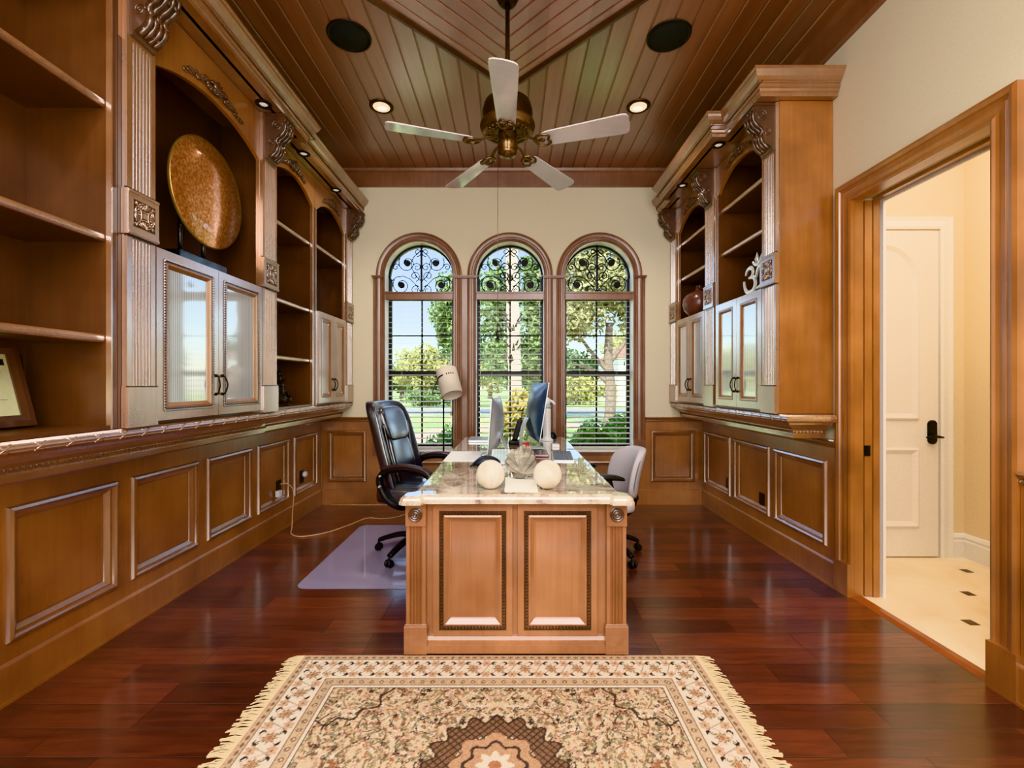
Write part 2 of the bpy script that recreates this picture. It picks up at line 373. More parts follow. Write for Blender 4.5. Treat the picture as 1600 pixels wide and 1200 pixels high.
class MB:
    def __init__(s, T=None):
        s.v = []; s.f = []; s.sm = []; s.T = T
    def add(s, vs, fs, smooth=False, T=None):
        b = len(s.v)
        T = T or s.T
        if T: vs = [T(*p) for p in vs]
        s.v.extend([tuple(p) for p in vs])
        for f in fs:
            s.f.append(tuple(i + b for i in f)); s.sm.append(smooth)
        return s
    def box(s, x0, x1, y0, y1, z0, z1, T=None):
        vs = [(x0, y0, z0), (x1, y0, z0), (x1, y1, z0), (x0, y1, z0), (x0, y0, z1), (x1, y0, z1), (x1, y1, z1), (x0, y1, z1)]
        fs = [(0, 3, 2, 1), (4, 5, 6, 7), (0, 1, 5, 4), (1, 2, 6, 5), (2, 3, 7, 6), (3, 0, 4, 7)]
        return s.add(vs, fs, False, T)
    def tube(s, pts, r, n=8, closed=False, caps=True, smooth=True, flat=None, T=None):
        pts = [Vector(p) for p in pts]
        k = len(pts)
        rs = r if isinstance(r, (list, tuple)) else [r] * k
        vs = []; up = None
        for i, p in enumerate(pts):
            if closed: d = pts[(i + 1) % k] - pts[i - 1]
            else: d = pts[min(i + 1, k - 1)] - pts[max(i - 1, 0)]
            if d.length < 1e-9: d = Vector((0, 0, 1))
            d.normalize()
            if up is None:
                up = Vector((0, 0, 1)) if abs(d.z) < 0.9 else Vector((0, 1, 0))
                if flat: up = Vector(flat)
            a = up - d * up.dot(d)
            if a.length < 1e-6: a = d.orthogonal()
            a.normalize(); up = a
            b2 = d.cross(a)
            ra = rs[i]
            rx, ry = ra if isinstance(ra, (tuple, list)) else (ra, ra)
            for j in range(n):
                t = 2 * PI * j / n
                vs.append(p + a * (math.cos(t) * rx) + b2 * (math.sin(t) * ry))
        fs = []
        m = k if closed else k - 1
        for i in range(m):
            i2 = (i + 1) % k
            for j in range(n):
                j2 = (j + 1) % n
                fs.append((i * n + j, i * n + j2, i2 * n + j2, i2 * n + j))
        s.add(vs, fs, smooth, T)
        if caps and not closed:
            b = len(s.v) - len(vs)
            s.f.append(tuple(b + j for j in range(n))[::-1]); s.sm.append(False)
            s.f.append(tuple(b + (k - 1) * n + j for j in range(n))); s.sm.append(False)
        return s
    def cyl(s, p0, p1, r0, r1=None, n=16, smooth=True, T=None):
        return s.tube([p0, p1], [r0, r0 if r1 is None else r1], n, smooth=smooth, T=T)
    def lathe(s, prof, n=24, c=(0, 0, 0), Rm=None, smooth=True, T=None, caps=True):
        vs = []; c = Vector(c)
        for (r, z) in prof:
            for j in range(n):
                t = 2 * PI * j / n
                p = Vector((math.cos(t) * r, math.sin(t) * r, z))
                if Rm is not None: p = Rm @ p
                vs.append(c + p)
        fs = []
        for i in range(len(prof) - 1):
            for j in range(n):
                j2 = (j + 1) % n
                fs.append((i * n + j, i * n + j2, (i + 1) * n + j2, (i + 1) * n + j))
        k = len(prof)
        fs2 = []
        if caps and prof[0][0] > 1e-6: fs2.append(tuple(range(n))[::-1])
        if caps and prof[-1][0] > 1e-6: fs2.append(tuple((k - 1) * n + j for j in range(n)))
        b = len(s.v)
        s.add(vs, fs, smooth, T)
        for f in fs2:
            s.f.append(tuple(b + i for i in f)); s.sm.append(False)
        return s
    def sphere(s, c, r, nu=16, nv=10, Rm=None, T=None):
        if not isinstance(r, (tuple, list)): r = (r, r, r)
        vs = []; fs = []; c = Vector(c)
        def put(x, y, z):
            p = Vector((x * r[0], y * r[1], z * r[2]))
            if Rm is not None: p = Rm @ p
            vs.append(c + p)
        put(0, 0, -1)
        for i in range(1, nv):
            ph = -PI / 2 + PI * i / nv
            for j in range(nu):
                t = 2 * PI * j / nu
                put(math.cos(ph) * math.cos(t), math.cos(ph) * math.sin(t), math.sin(ph))
        put(0, 0, 1)
        for j in range(nu):
            fs.append((0, 1 + (j + 1) % nu, 1 + j))
        for i in range(nv - 2):
            for j in range(nu):
                a = 1 + i * nu + j; b = 1 + i * nu + (j + 1) % nu
                fs.append((a, b, b + nu, a + nu))
        l = len(vs) - 1; o = 1 + (nv - 2) * nu
        for j in range(nu):
            fs.append((o + j, o + (j + 1) % nu, l))
        return s.add(vs, fs, True, T)
    def sq(s, c, r, e1=0.4, e2=0.4, nu=28, nv=16, deform=None, T=None):
        def pw(x, e): return math.copysign(abs(x) ** e, x)
        vs = []; fs = []
        def put(ph, t):
            x = pw(math.cos(ph), e1) * pw(math.cos(t), e2) * r[0]
            y = pw(math.cos(ph), e1) * pw(math.sin(t), e2) * r[1]
            z = pw(math.sin(ph), e1) * r[2]
            p = (x, y, z)
            if deform: p = deform(*p)
            vs.append((p[0] + c[0], p[1] + c[1], p[2] + c[2]))
        put(-PI / 2, 0)
        for i in range(1, nv):
            for j in range(nu): put(-PI / 2 + PI * i / nv, 2 * PI * j / nu)
        put(PI / 2, 0)
        for j in range(nu): fs.append((0, 1 + (j + 1) % nu, 1 + j))
        for i in range(nv - 2):
            for j in range(nu):
                a = 1 + i * nu + j; b = 1 + i * nu + (j + 1) % nu
                fs.append((a, b, b + nu, a + nu))
        l = len(vs) - 1; o = 1 + (nv - 2) * nu
        for j in range(nu): fs.append((o + j, o + (j + 1) % nu, l))
        return s.add(vs, fs, True, T)
    def prism(s, poly, w0, w1, T=None, smooth=False):
        n = len(poly)
        vs = [(p[0], p[1], w0) for p in poly] + [(p[0], p[1], w1) for p in poly]
        fs = [tuple(range(n))[::-1], tuple(range(n, 2 * n))]
        s.add(vs, fs, False, T)
        b = len(s.v) - 2 * n
        for i in range(n):
            j = (i + 1) % n
            s.f.append((b + i, b + j, b + n + j, b + n + i)); s.sm.append(smooth)
        return s
    def sweep(s, path, prof, closed=False, T=None, smooth=False, cap=True):
        """path: (u,v) points; prof: closed polygon of (a,b): a = offset to the left of travel, b = w height."""
        k = len(path); P = [Vector((p[0], p[1])) for p in path]
        vs = []; n = len(prof)
        for i in range(k):
            if closed or 0 < i < k - 1:
                d0 = (P[i] - P[i - 1]).normalized(); d1 = (P[(i + 1) % k] - P[i]).normalized()
            elif i == 0: d0 = d1 = (P[1] - P[0]).normalized()
            else: d0 = d1 = (P[i] - P[i - 1]).normalized()
            n0 = Vector((-d0.y, d0.x)); n1 = Vector((-d1.y, d1.x))
            mm = n0 + n1
            if mm.length < 1e-6: mm = n0
            mm.normalize()
            sc = 1.0 / max(0.25, mm.dot(n0))
            for (a, b) in prof:
                q = P[i] + mm * (a * sc)
                vs.append((q.x, q.y, b))
        fs = []
        for i in range(k if closed else k - 1):
            i2 = (i + 1) % k
            for j in range(n):
                j2 = (j + 1) % n
                fs.append((i * n + j, i * n + j2, i2 * n + j2, i2 * n + j))
        b = len(s.v)
        s.add(vs, fs, smooth, T)
        if cap and not closed:
            s.f.append(tuple(b + j for j in range(n))[::-1]); s.sm.append(False)
            s.f.append(tuple(b + (k - 1) * n + j for j in range(n))); s.sm.append(False)
        return s
    def beads(s, path, spacing, r, closed=False, T=None, tilt=0.0):
        """small slanted beads along a (u,v,w) path"""
        P = [Vector(p) for p in path]
        if closed: P.append(P[0])
        for i in range(len(P) - 1):
            d = P[i + 1] - P[i]; L = d.length; m = max(1, int(L / spacing))
            dn = d.normalized()
            side = Vector((-dn.y, dn.x, 0))
            ax = (dn + side * tilt).normalized()
            ot = Vector((-ax.y, ax.x, 0))
            for q in range(m):
                c = P[i] + dn * ((q + 0.5) * L / m)
                a = spacing * 0.55
                vs = [c + ax * a, c + ot * r, c - ax * a, c - ot * r, c + Vector((0, 0, r)), c - Vector((0, 0, r * 0.5))]
                s.add(vs, [(0, 1, 4), (1, 2, 4), (2, 3, 4), (3, 0, 4), (1, 0, 5), (2, 1, 5), (3, 2, 5), (0, 3, 5)], False, T)
        return s
    def build(s, name, mat, parent=None, bevel=0.0, seg=2, local=False, origin=None, recalc=True, bangle=30):
        me = bpy.data.meshes.new(name)
        if parent is not None and not local:
            o0 = ORG[parent.name]
        elif origin == 'base':
            xs = [p[0] for p in s.v]; ys = [p[1] for p in s.v]; zs = [p[2] for p in s.v]
            o0 = Vector(((min(xs) + max(xs)) / 2, (min(ys) + max(ys)) / 2, min(zs)))
        elif origin is not None: o0 = Vector(origin)
        else: o0 = Vector((0, 0, 0))
        me.from_pydata([(p[0] - o0.x, p[1] - o0.y, p[2] - o0.z) for p in s.v], [], s.f)
        me.polygons.foreach_set('use_smooth', s.sm)
        if recalc:
            bm = bmesh.new(); bm.from_mesh(me)
            bmesh.ops.recalc_face_normals(bm, faces=bm.faces)
            bm.to_mesh(me); bm.free()
        me.update()
        me.materials.append(mat)
        o = bpy.data.objects.new(name, me); COL.objects.link(o)
        if parent is not None:
            o.parent = parent; ORG[o.name] = ORG[parent.name]
        else:
            o.location = o0; ORG[o.name] = o0.copy()
        if bevel > 0:
            md = o.modifiers.new('bevel', 'BEVEL'); md.width = bevel; md.segments = seg; md.limit_method = 'ANGLE'; md.angle_limit = R(bangle)
            md.harden_normals = False
        return o

def thing(name, label, cat, loc=(0, 0, 0), rot=0.0, group=None):
    o = bpy.data.objects.new(name, None); COL.objects.link(o)
    o.empty_display_size = 0.1
    o.location = loc; o.rotation_euler = (0, 0, rot)
    o['label'] = label; o['category'] = cat
    if group: o['group'] = group
    ORG[o.name] = Vector(loc)
    return o

def tag(o, label, cat, group=None, kind=None):
    o['label'] = label; o['category'] = cat
    if group: o['group'] = group
    if kind: o['kind'] = kind
    return o

def struct(o, label=None, cat=None):
    o['kind'] = 'structure'
    if label: o['label'] = label
    if cat: o['category'] = cat
    return o

def sempty(name, loc=(0, 0, 0)):
    o = bpy.data.objects.new(name, None); COL.objects.link(o); o.location = loc
    o['kind'] = 'structure'; ORG[o.name] = Vector(loc); return o

def dup(root, loc=None, rot=None, label=None, group=None):
    r = root.copy(); COL.objects.link(r)
    if loc is not None: r.location = loc
    if rot is not None: r.rotation_euler = (0, 0, rot)
    if label: r['label'] = label
    if group: r['group'] = group
    for ch in list(root.children):
        c = ch.copy(); COL.objects.link(c); c.parent = r
        for g in list(ch.children):
            d = g.copy(); COL.objects.link(d); d.parent = c
    return r

def arc(cx, cy, r, a0, a1, n):
    return [(cx + r * math.cos(a0 + (a1 - a0) * i / n), cy + r * math.sin(a0 + (a1 - a0) * i / n)) for i in range(n + 1)]
SKY = 0.6; SUN = 9; FILL = 110; FILL2 = 85; VT = 'Khronos PBR Neutral'; EXPO = 0.55; LOOK = 'None'
# ------------------------------------------------------------------ room shell
D = 4.867; WL = 2.085; H = 3.63; YB = -1.8
def TL(u, v, w): return (-WL + w, u, v)
def TR(u, v, w): return (WL - w, u, v)
def TB(u, v, w): return (u, D - w, v)

fl = MB().box(-WL - 0.1, WL + 0.03, YB, D + 0.05, -0.08, 0).build('floor', M['floor']); struct(fl)
wl = MB().box(-WL - 0.16, -WL, YB, D + 0.2, 0, H + 0.1).build('wall_left', M['cream']); struct(wl)
DY0, DY1, DZ = 1.932, 2.727, 2.42
wr = MB().box(WL, WL + 0.155, YB, DY0 - 0.02, 0, H + 0.1)
wr.box(WL, WL + 0.155, DY1 + 0.02, D + 0.2, 0, H + 0.1)
wr.box(WL, WL + 0.155, DY0 - 0.02, DY1 + 0.02, DZ + 0.02, H + 0.1)
wr = wr.build('wall_right', M['cream']); struct(wr)
wf = MB().box(-WL - 0.16, WL + 0.155, YB - 0.15, YB, 0, H + 0.1).build('wall_front', M['cream']); struct(wf)

# back wall with three arched openings
WX = [-1.008, -0.021, 0.9456]; RI = 0.372; ZS = 0.565; ZSP = 2.475; WT = 0.2
wb = MB()
edges = [-WL] + sum([[x - RI, x + RI] for x in WX], []) + [WL]
for i in range(0, len(edges), 2):
    wb.box(edges[i], edges[i + 1], D, D + WT, 0, H + 0.1)
for xc in WX:
    wb.box(xc - RI, xc + RI, D, D + WT, 0, ZS)
    A = arc(xc, ZSP, RI, PI, 0, 28)
    for i in range(28):
        (x0, z0), (x1, z1) = A[i], A[i + 1]
        vs = [(x0, D, z0), (x1, D, z1), (x1, D, H + .1), (x0, D, H + .1), (x0, D + WT, z0), (x1, D + WT, z1), (x1, D + WT, H + .1), (x0, D + WT, H + .1)]
        wb.add(vs, [(0, 1, 2, 3), (7, 6, 5, 4), (0, 4, 5, 1), (3, 2, 6, 7)])
wb = wb.build('wall_back', M['cream'], recalc=False); struct(wb)

# ceiling boards, V-grooved
cb = MB(); PW = 0.13
n0 = int(math.floor(-WL / PW))
for k in range(n0, -n0):
    x0 = max(-WL + 0.001, k * PW + 0.0025); x1 = min(WL - 0.001, (k + 1) * PW - 0.0025)
    if x1 - x0 < 0.01: continue
    z = H
    b = 0.006
    vs = [(x0, YB, z + .008), (x0 + b, YB, z), (x1 - b, YB, z), (x1, YB, z + .008), (x0, D, z + .008), (x0 + b, D, z), (x1 - b, D, z), (x1, D, z + .008)]
    cb.add(vs, [(0, 1, 5, 4), (1, 2, 6, 5), (2, 3, 7, 6), (0, 4, 7, 3)])
cb.box(-WL, WL, YB, D, H + 0.009, H + 0.08)
ceil = cb.build('ceiling', M['ceiling'], recalc=False); struct(ceil)
# diamond panel of boards laid in chevrons round the fan
FX, FY = -0.026, 2.6
dm = sempty('ceiling_panel', (FX, FY, H - 0.014))
HD = 0.93
db = MB()
q = HD * math.sqrt(0.5)                 # half side of the rotated square
def TD(u, v, w):
    c = math.sqrt(0.5); return (FX + c * u - c * v, FY + c * u + c * v, w)
nb = 7
for i in range(nb):
    o1 = q - i * q / nb - 0.003; o0 = q - (i + 1) * q / nb + 0.003
    o0 = max(o0, 0.001)
    db.sweep([(-o1, -o1), (o1, -o1), (o1, o1), (-o1, o1)], [(0, H - 0.006), (0.005, H - 0.012), (o1 - o0 - 0.005, H - 0.012), (o1 - o0, H - 0.006)], closed=True, T=TD)
db.sweep([(-q, -q), (q, -q), (q, q), (-q, q)], [(0, H - 0.0045), (q, H - 0.0045), (q, H - 0.004), (0, H - 0.004)], closed=True, T=TD)
db.build('chevron_boards', M['ceiling_lit'], dm)
dt = MB().sweep([(-q, -q), (q, -q), (q, q), (-q, q)], [(-0.012, H - 0.001), (-0.012, H - 0.02), (0, H - 0.03), (0.022, H - 0.034), (0.04, H - 0.02), (0.045, H - 0.001)], closed=True, T=TD)
dt.build('border_moulding', M['glaze'], dm)

# ceiling band on all walls
prof_band = [(0, 3.435), (0.018, 3.435), (0.026, 3.45), (0.026, 3.585), (0.04, 3.60), (0.045, H), (0, H)]
bb = MB().sweep([(WL, YB), (WL, D), (-WL, D), (-WL, YB)], [(a, b) for a, b in prof_band])
bb = bb.build('trim_1', M['wood_trim']); struct(bb)

# baseboards, wainscot
prof_base = [(0, 0), (0.034, 0), (0.034, 0.15), (0.03, 0.158), (0.024, 0.166), (0.022, 0.178), (0.0, 0.18)]
def board(name, runs, T):
    m = MB()
    for (a, b) in runs:
        m.add(*_ext(prof_base, a, b), T=T)
        m.box(a, b, 0.0, 0.012, 0.034, 0.046, T=T)
    o = m.build(name, M['wood']); struct(o); return o
def _ext(prof, a, b):
    n = len(prof)
    vs = [(a, z, w) for (w, z) in prof] + [(b, z, w) for (w, z) in prof]
    fs = [tuple(range(n)), tuple(range(n, 2 * n))[::-1]] + [(i, (i + 1) % n, n + (i + 1) % n, n + i) for i in range(n)]
    return vs, fs
PMOULD = [(-0.014, 0.004), (-0.014, 0.030), (-0.008, 0.042), (0.004, 0.046), (0.014, 0.040), (0.017, 0.030), (0.024, 0.028), (0.034, 0.020), (0.042, 0.014), (0.044, 0.009), (0.05, 0.009), (0.05, 0.004)]
def wainscot(wall, T, u0, u1, panels, zt=0.905, z0=0.243, z1=0.796):
    """panels: (ua, ub) or (ua, ub, za, zb)"""
    m = MB()
    m.box(u0, u1, 0.02, zt, 0.0015, 0.008, T=T)
    ps = [(p + (z0, z1)) if len(p) == 2 else p for p in panels]
    ps.sort()
    e = 0.012; zlo, zhi = min(p[2] for p in ps) + e, max(p[3] for p in ps) - e
    m.box(u0, u1, 0.02, zlo, 0.008, 0.025, T=T); m.box(u0, u1, zhi, zt, 0.008, 0.025, T=T)
    c = u0
    for p in ps:
        m.box(c, p[0] + e, zlo, zhi, 0.008, 0.025, T=T); c = p[1] - e
        if p[3] - e < zhi: m.box(p[0] + e, p[1] - e, p[3] - e, zhi, 0.008, 0.025, T=T)
    m.box(c, u1, zlo, zhi, 0.008, 0.025, T=T)
    w = m.build('wainscot', M['wood'], wall); w['label'] = 'cherry wood wainscot frame'
    for p in ps:
        MB(T).sweep([(p[0] + .012, p[2] + .012), (p[1] - .012, p[2] + .012), (p[1] - .012, p[3] - .012), (p[0] + .012, p[3] - .012)], PMOULD, closed=True).build('panel_moulding', M['wood_mould'], wall)
PROF_RAIL = [(0.0, 0.89), (0.028, 0.89), (0.032, 0.902), (0.026, 0.912), (0.04, 0.925), (0.046, 0.934), (0.042, 0.942), (0.0, 0.942)]
def chair_rail(wall, T, runs):
    m = MB()
    for (a, b) in runs: m.add(*_ext(PROF_RAIL, a, b), T=T)
    m.build('chair_rail', M['wood_y'], wall)

LP = [(1.22 + 0.6 * i, 1.73 + 0.6 * i) for i in range(-4, 6)]
wainscot(wl, TL, YB, D - 0.03, [(a, min(b, 4.74)) for a, b in LP])
board('baseboard_left', [(YB, D - 0.035)], TL)
RP = [(2.925, 3.505), (3.575, 4.145), (4.215, 4.79)]
wainscot(wr, TR, DY1 + 0.12, D - 0.03, RP)
wainscot(wr, TR, YB, DY0 - 0.118, [(1.75 - 0.6 * i - 0.5, 1.75 - 0.6 * i) for i in range(5)])
board('baseboard_right', [(DY1 + 0.118, D - 0.035), (YB, DY0 - 0.117)], TR)
chair_rail(wr, TR, [(YB, DY0 - 0.118), (DY1 + 0.118, D - 0.03)])
chair_rail(wl, TL, [(YB, D - 0.03)])
XA = -1.008 - RI - 0.125; XB = 0.9456 + RI + 0.125
wainscot(wb, TB, -WL + 0.028, XA, [(-1.99, -1.575)])
wainscot(wb, TB, XB, WL - 0.028, [(1.50, 1.975)])
wainscot(wb, TB, XA, XB, [(x - 0.33, x + 0.33, 0.243, 0.47) for x in WX], zt=0.525)
chair_rail(wb, TB, [(-WL + 0.026, XA), (XB, WL - 0.026)])
board('baseboard_back', [(-WL + 0.036, WL - 0.036)], TB)

# ------------------------------------------------------------------ windows
M['slat'] = leafmat('cream_blind_slat', [(236, 230, 214), (240, 234, 220), (244, 238, 226)], rough=.4)
M['slat'].node_tree.nodes['Mix Shader'].inputs['Fac'].default_value = .5
PCAS = [(0, 0.0005), (0, 0.018), (0.008, 0.026), (0.02, 0.024), (0.026, 0.018), (0.04, 0.018), (0.046, 0.024), (0.066, 0.028), (0.078, 0.034), (0.09, 0.03), (0.09, 0.0005)]
def spiral(cx, cz, r0, r1, a0, turns, n=22, sx=1):
    return [(cx + sx * (r0 + (r1 - r0) * i / n) * math.cos(a0 + 2 * PI * turns * i / n), cz + (r0 + (r1 - r0) * i / n) * math.sin(a0 + 2 * PI * turns * i / n)) for i in range(n + 1)]
for wi, xc in enumerate(WX):
    win = sempty('window_%d' % (wi + 1), (xc, D, ZS))
    win['label'] = ['left arched window with sky in its fanlight', 'middle arched window in front of the palm trunk', 'right arched window in front of the spreading tree'][wi]
    fr = MB(); fy0, fy1 = D + 0.138, D + 0.185
    def bx(x0, x1, z0, z1, y0=fy0, y1=fy1): fr.box(x0, x1, y0, y1, z0, z1)
    e = 0.0015; rr = RI - e
    bx(xc - rr, xc - rr + 0.034, ZS + .045, ZSP); bx(xc + rr - 0.034, xc + rr, ZS + .045, ZSP)
    bx(xc - rr, xc + rr, ZS + .03, ZS + 0.075)
    bx(xc - rr + .04, xc + rr - .04, 1.385, 1.445, fy0 - 0.012, fy1)
    bx(xc - rr + .04, xc + rr - .04, 2.23, 2.29)
    for z in (1.84, 0.98): bx(xc - rr + .04, xc + rr - .04, z - .009, z + .009, fy0 + .01, fy1 - .02)
    bx(xc - 0.01, xc + 0.01, ZS + .07, 2.25, fy0 + .01, fy1 - .02)
    fr.sweep([(xc + rr * math.cos(t), ZSP + rr * math.sin(t)) for t in [PI * i / 28 for i in range(29)]], [(0, fy0), (0.02, fy0), (0.02, fy1), (0, fy1)], T=lambda u, v, w: (u, w, v))
    fr.build('window_frame', M['bronze'], win)
    gy = D + 0.168
    g = MB(); A = arc(xc, ZSP, rr - .02, 0, PI, 28); poly = A + [(xc - rr + .02, ZS + .05), (xc + rr - .02, ZS + .05)]
    g.add([(p[0], gy, p[1]) for p in poly], [tuple(range(len(poly)))])
    g.build('window_pane', M['glass'], win, recalc=False)
    gr = MB(); y = D + 0.122; r = 0.0065
    gr.box(xc - .011, xc + .011, y - .01, y + .01, 2.29, ZSP + rr - .002)
    gr.tube([(xc + (rr - .012) * math.cos(PI * i / 24), y, ZSP + (rr - .012) * math.sin(PI * i / 24)) for i in range(25)], 0.008, 6)
    for sx in (-1, 1):
        for (dx, z) in ((0.158, 2.645), (0.222, 2.40)):
            gr.cyl((xc + sx * dx, y - .012, z), (xc + sx * dx, y + .012, z), 0.036, n=18)
            sp = spiral(xc + sx * dx, z, 0.034, 0.1, -0.3, 1.15, 30, sx)
            gr.tube([(p[0], y, p[1]) for p in sp], r, 5)
        for (dx, z, r1, a0, tn) in ((0.05, 2.60, 0.05, 2.6, -1.4), (0.075, 2.50, 0.06, 2.0, 1.4), (0.065, 2.345, 0.055, 0.5, 1.3), (0.045, 2.765, 0.045, 3.0, 1.3), (0.285, 2.6, 0.04, 1.0, 1.3)):
            sp = spiral(xc + sx * dx, z, 0.008, r1, a0, tn, 20, sx)
            gr.tube([(p[0], y, p[1]) for p in sp], r, 5)
        st = [(0.0, 2.44), (0.05, 2.49), (0.085, 2.55), (0.11, 2.59), (0.115, 2.66), (0.08, 2.72), (0.012, 2.78)]
        gr.tube([(xc + sx * a, y, b) for a, b in st], r, 5)
        st = [(0.012, 2.33), (0.06, 2.40), (0.13, 2.47), (0.2, 2.50), (0.28, 2.49), (0.335, 2.44)]
        gr.tube([(xc + sx * a, y, b) for a, b in st], r, 5)
    gr.build('scroll_grille', M['iron'], win)
    cs = MB(TB)
    pth = [(xc + RI, 0.70), (xc + RI, ZSP)] + arc(xc, ZSP, RI, 0, PI, 32)[1:] + [(xc - RI, 0.70)]
    cs.sweep(pth, [(-a, b) for a, b in PCAS])
    cs.build('casing', M['wood_trim'], win, recalc=True)
    rv = MB(); A = [(xc + RI - .0008, ZS + .024), (xc + RI - .0008, ZSP)] + arc(xc, ZSP, RI - .0008, 0, PI, 28)[1:] + [(xc - RI + .0008, ZS + .024)]
    rv.sweep(A, [(0, D + .001), (.004, D + .001), (.004, D + .136), (0, D + .136)], T=lambda u, v, w: (u, w, v))
    rv.build('reveal_lining', M['white'], win)
    sl = MB(); sl.box(xc - RI + .002, xc + RI - .002, D - 0.055, D + 0.136, ZS + .001, ZS + 0.022)
    sl.build('window_stool', M['white'], win, bevel=.004)
tr2 = MB(TB)
# flat boards between casings, outer pilaster strips, plinths, caps, apron
for (a, b) in ((WX[0] + RI + .09, WX[1] - RI - .09), (WX[1] + RI + .09, WX[2] - RI - .09)):
    tr2.box(a + .0005, b - .0005, 0.70, ZSP - .015, 0.0005, 0.014)
    tr2.box(a - .125, b + .125, ZSP - .016, ZSP - .004, 0.028, 0.05); tr2.box(a - .11, b + .11, ZSP - .03, ZSP - .016, 0.026, 0.042)
    tr2.box(a - .09, b + .09, 0.525, 0.70, 0.0005, 0.036)
for (a, b) in ((WX[0] - RI - .125, WX[0] - RI - .09), (WX[2] + RI + .09, WX[2] + RI + .125)):
    tr2.box(a, b, 0.70, ZSP - .015, 0.0005, 0.016)
    for i in range(3): tr2.box(a + .004 + i * .011, a + .009 + i * .011, 0.72, ZSP - .03, 0.016, 0.021)
    s = 1 if a > 0 else -1
    a2, b2 = (a - .09, b) if s > 0 else (a, b + .09)
    tr2.box(a2 - .012, b2 + .012, ZSP - .016, ZSP - .004, 0.028, 0.05); tr2.box(a2 - .004, b2 + .004, ZSP - .03, ZSP - .016, 0.026, 0.042)
    tr2.box(a2, b2, 0.525, 0.70, 0.0005, 0.036)
tr2.box(XA, XB, 0.525, ZS - .002, 0.0005, 0.03)
t = tr2.build('trim_2', M['wood_trim'], bevel=.002); struct(t)

BL = ['left', 'middle', 'right']
for wi, xc in enumerate(WX):
    bl = thing('window_blind', ['pale slatted blind with wooden valance in the left window behind the floor lamp', 'pale slatted blind with wooden valance in the middle window behind the two monitors', 'pale slatted blind with wooden valance in the right window behind the grey chair'][wi], 'blind', (xc, D + 0.045, ZS + .03), group='window blinds')
    v = MB(); v.box(xc - .366, xc + .366, D - 0.012, D + 0.012, 2.215, 2.298)
    v.box(xc - .367, xc + .367, D - 0.02, D + 0.014, 2.283, 2.302)
    v.build('valance', M['wood_trim'], bl, bevel=.003)
    s = MB(); zt, zb = 2.205, ZS + 0.05
    ns = 28
    for i in range(ns):
        z = zb + .03 + (zt - zb - .03) * i / (ns - 1)
        dz = 0.004
        x0, x1 = xc - .345, xc + .345; y0, y1 = D + .024, D + .072
        vs = [(x0, y0, z - dz), (x1, y0, z - dz), (x1, y1, z + dz), (x0, y1, z + dz), (x0, y0, z - dz + .003), (x1, y0, z - dz + .003), (x1, y1, z + dz + .003), (x0, y1, z + dz + .003)]
        s.add(vs, [(0, 3, 2, 1), (4, 5, 6, 7), (0, 1, 5, 4), (1, 2, 6, 5), (2, 3, 7, 6), (3, 0, 4, 7)])
    s.build('slat', M['slat'], bl)
    b = MB(); b.box(xc - .345, xc + .345, D + .026, D + .07, ZS + .03, ZS + .05); b.build('bottom_rail', M['slat'], bl)
    l = MB()
    for dx in (-.2, .2):
        for yy in (D + .023, D + .073): l.tube([(xc + dx, yy, ZS + .05), (xc + dx, yy, 2.21)], 0.0009, 4)
    l.build('ladder_cord', M['slat'], bl)
    c = MB(); dx, z = (-.15, 1.84) if wi == 1 else (.28, 1.52 if wi == 2 else 2.05)
    c.tube([(xc + dx, D + .018, z + .03), (xc + dx, D + .018, 2.22)], 0.0012, 4)
    cd = c.build('pull_cord', M['slat'], bl)
    k = MB(); k.cyl((xc + dx, D + .018, z - .02), (xc + dx, D + .018, z + .03), .008, .004, n=8); k.build('tassel', M['black'], cd)

# ------------------------------------------------------------------ doorway on the right and the hall behind it
dc = MB(TR)
PC2 = [(0, 0.0005), (0, 0.024), (0.012, 0.03), (0.022, 0.024), (0.034, 0.02), (0.05, 0.026), (0.062, 0.026), (0.066, 0.02), (0.078, 0.028), (0.084, 0.036), (0.1, 0.042), (0.115, 0.036), (0.115, 0.0005)]
dc.sweep([(DY0, 0.2), (DY0, DZ), (DY1, DZ), (DY1, 0.2)], PC2)
dc.box(DY0 - .117, DY0, 0, 0.2, 0.0005, 0.044); dc.box(DY1, DY1 + .117, 0, 0.2, 0.0005, 0.044)
o = dc.build('trim_3', M['wood']); struct(o)
jb = MB()
for (ya, yb) in ((DY0 - .018, DY0), (DY1, DY1 + .018)):
    jb.box(WL + .0005, 2.138, ya, yb, 0.001, DZ); jb.box(2.200, 2.238, ya, yb, 0.001, DZ)
jb.box(WL + .0005, 2.138, DY0, DY1, DZ, DZ + .018); jb.box(2.200, 2.238, DY0, DY1, DZ, DZ + .018)
o = jb.build('trim_4', M['wood']); struct(o)
pd = sempty('door_1', (2.172, DY1 + .3, 0)); pd['label'] = 'wooden pocket door slid back into the wall of the doorway'
MB().box(2.150, 2.196, DY1 + .004, DY1 + .019, 0.008, DZ + .0).build('door_edge', M['wood'], pd)
MB().box(2.146, 2.182, DY1 - .001, DY1 + .006, 0.86, 0.925).build('latch', M['black_metal'], pd, bevel=.002)
hw = MB(); hw.box(2.24, 3.55, 3.37, 3.5, 0, 3.3); hw = hw.build('wall_hall_back', M['hall_wall']); struct(hw)
o = MB().box(3.4, 3.55, YB, 3.37, 0, 3.3).build('wall_hall_right', M['hall_wall']); struct(o)
o = MB().box(2.24, 3.55, YB - .15, YB, 0, 3.3).build('wall_hall_front', M['hall_wall']); struct(o)
o = MB().box(2.2401, 2.25, YB, DY0 - .02, 0, 3.3).box(2.2401, 2.25, DY1 + .02, 3.37, 0, 3.3).box(2.2401, 2.25, DY0 - .02, DY1 + .02, DZ + .02, 3.3).build('wall_hall_left', M['hall_wall']); struct(o)
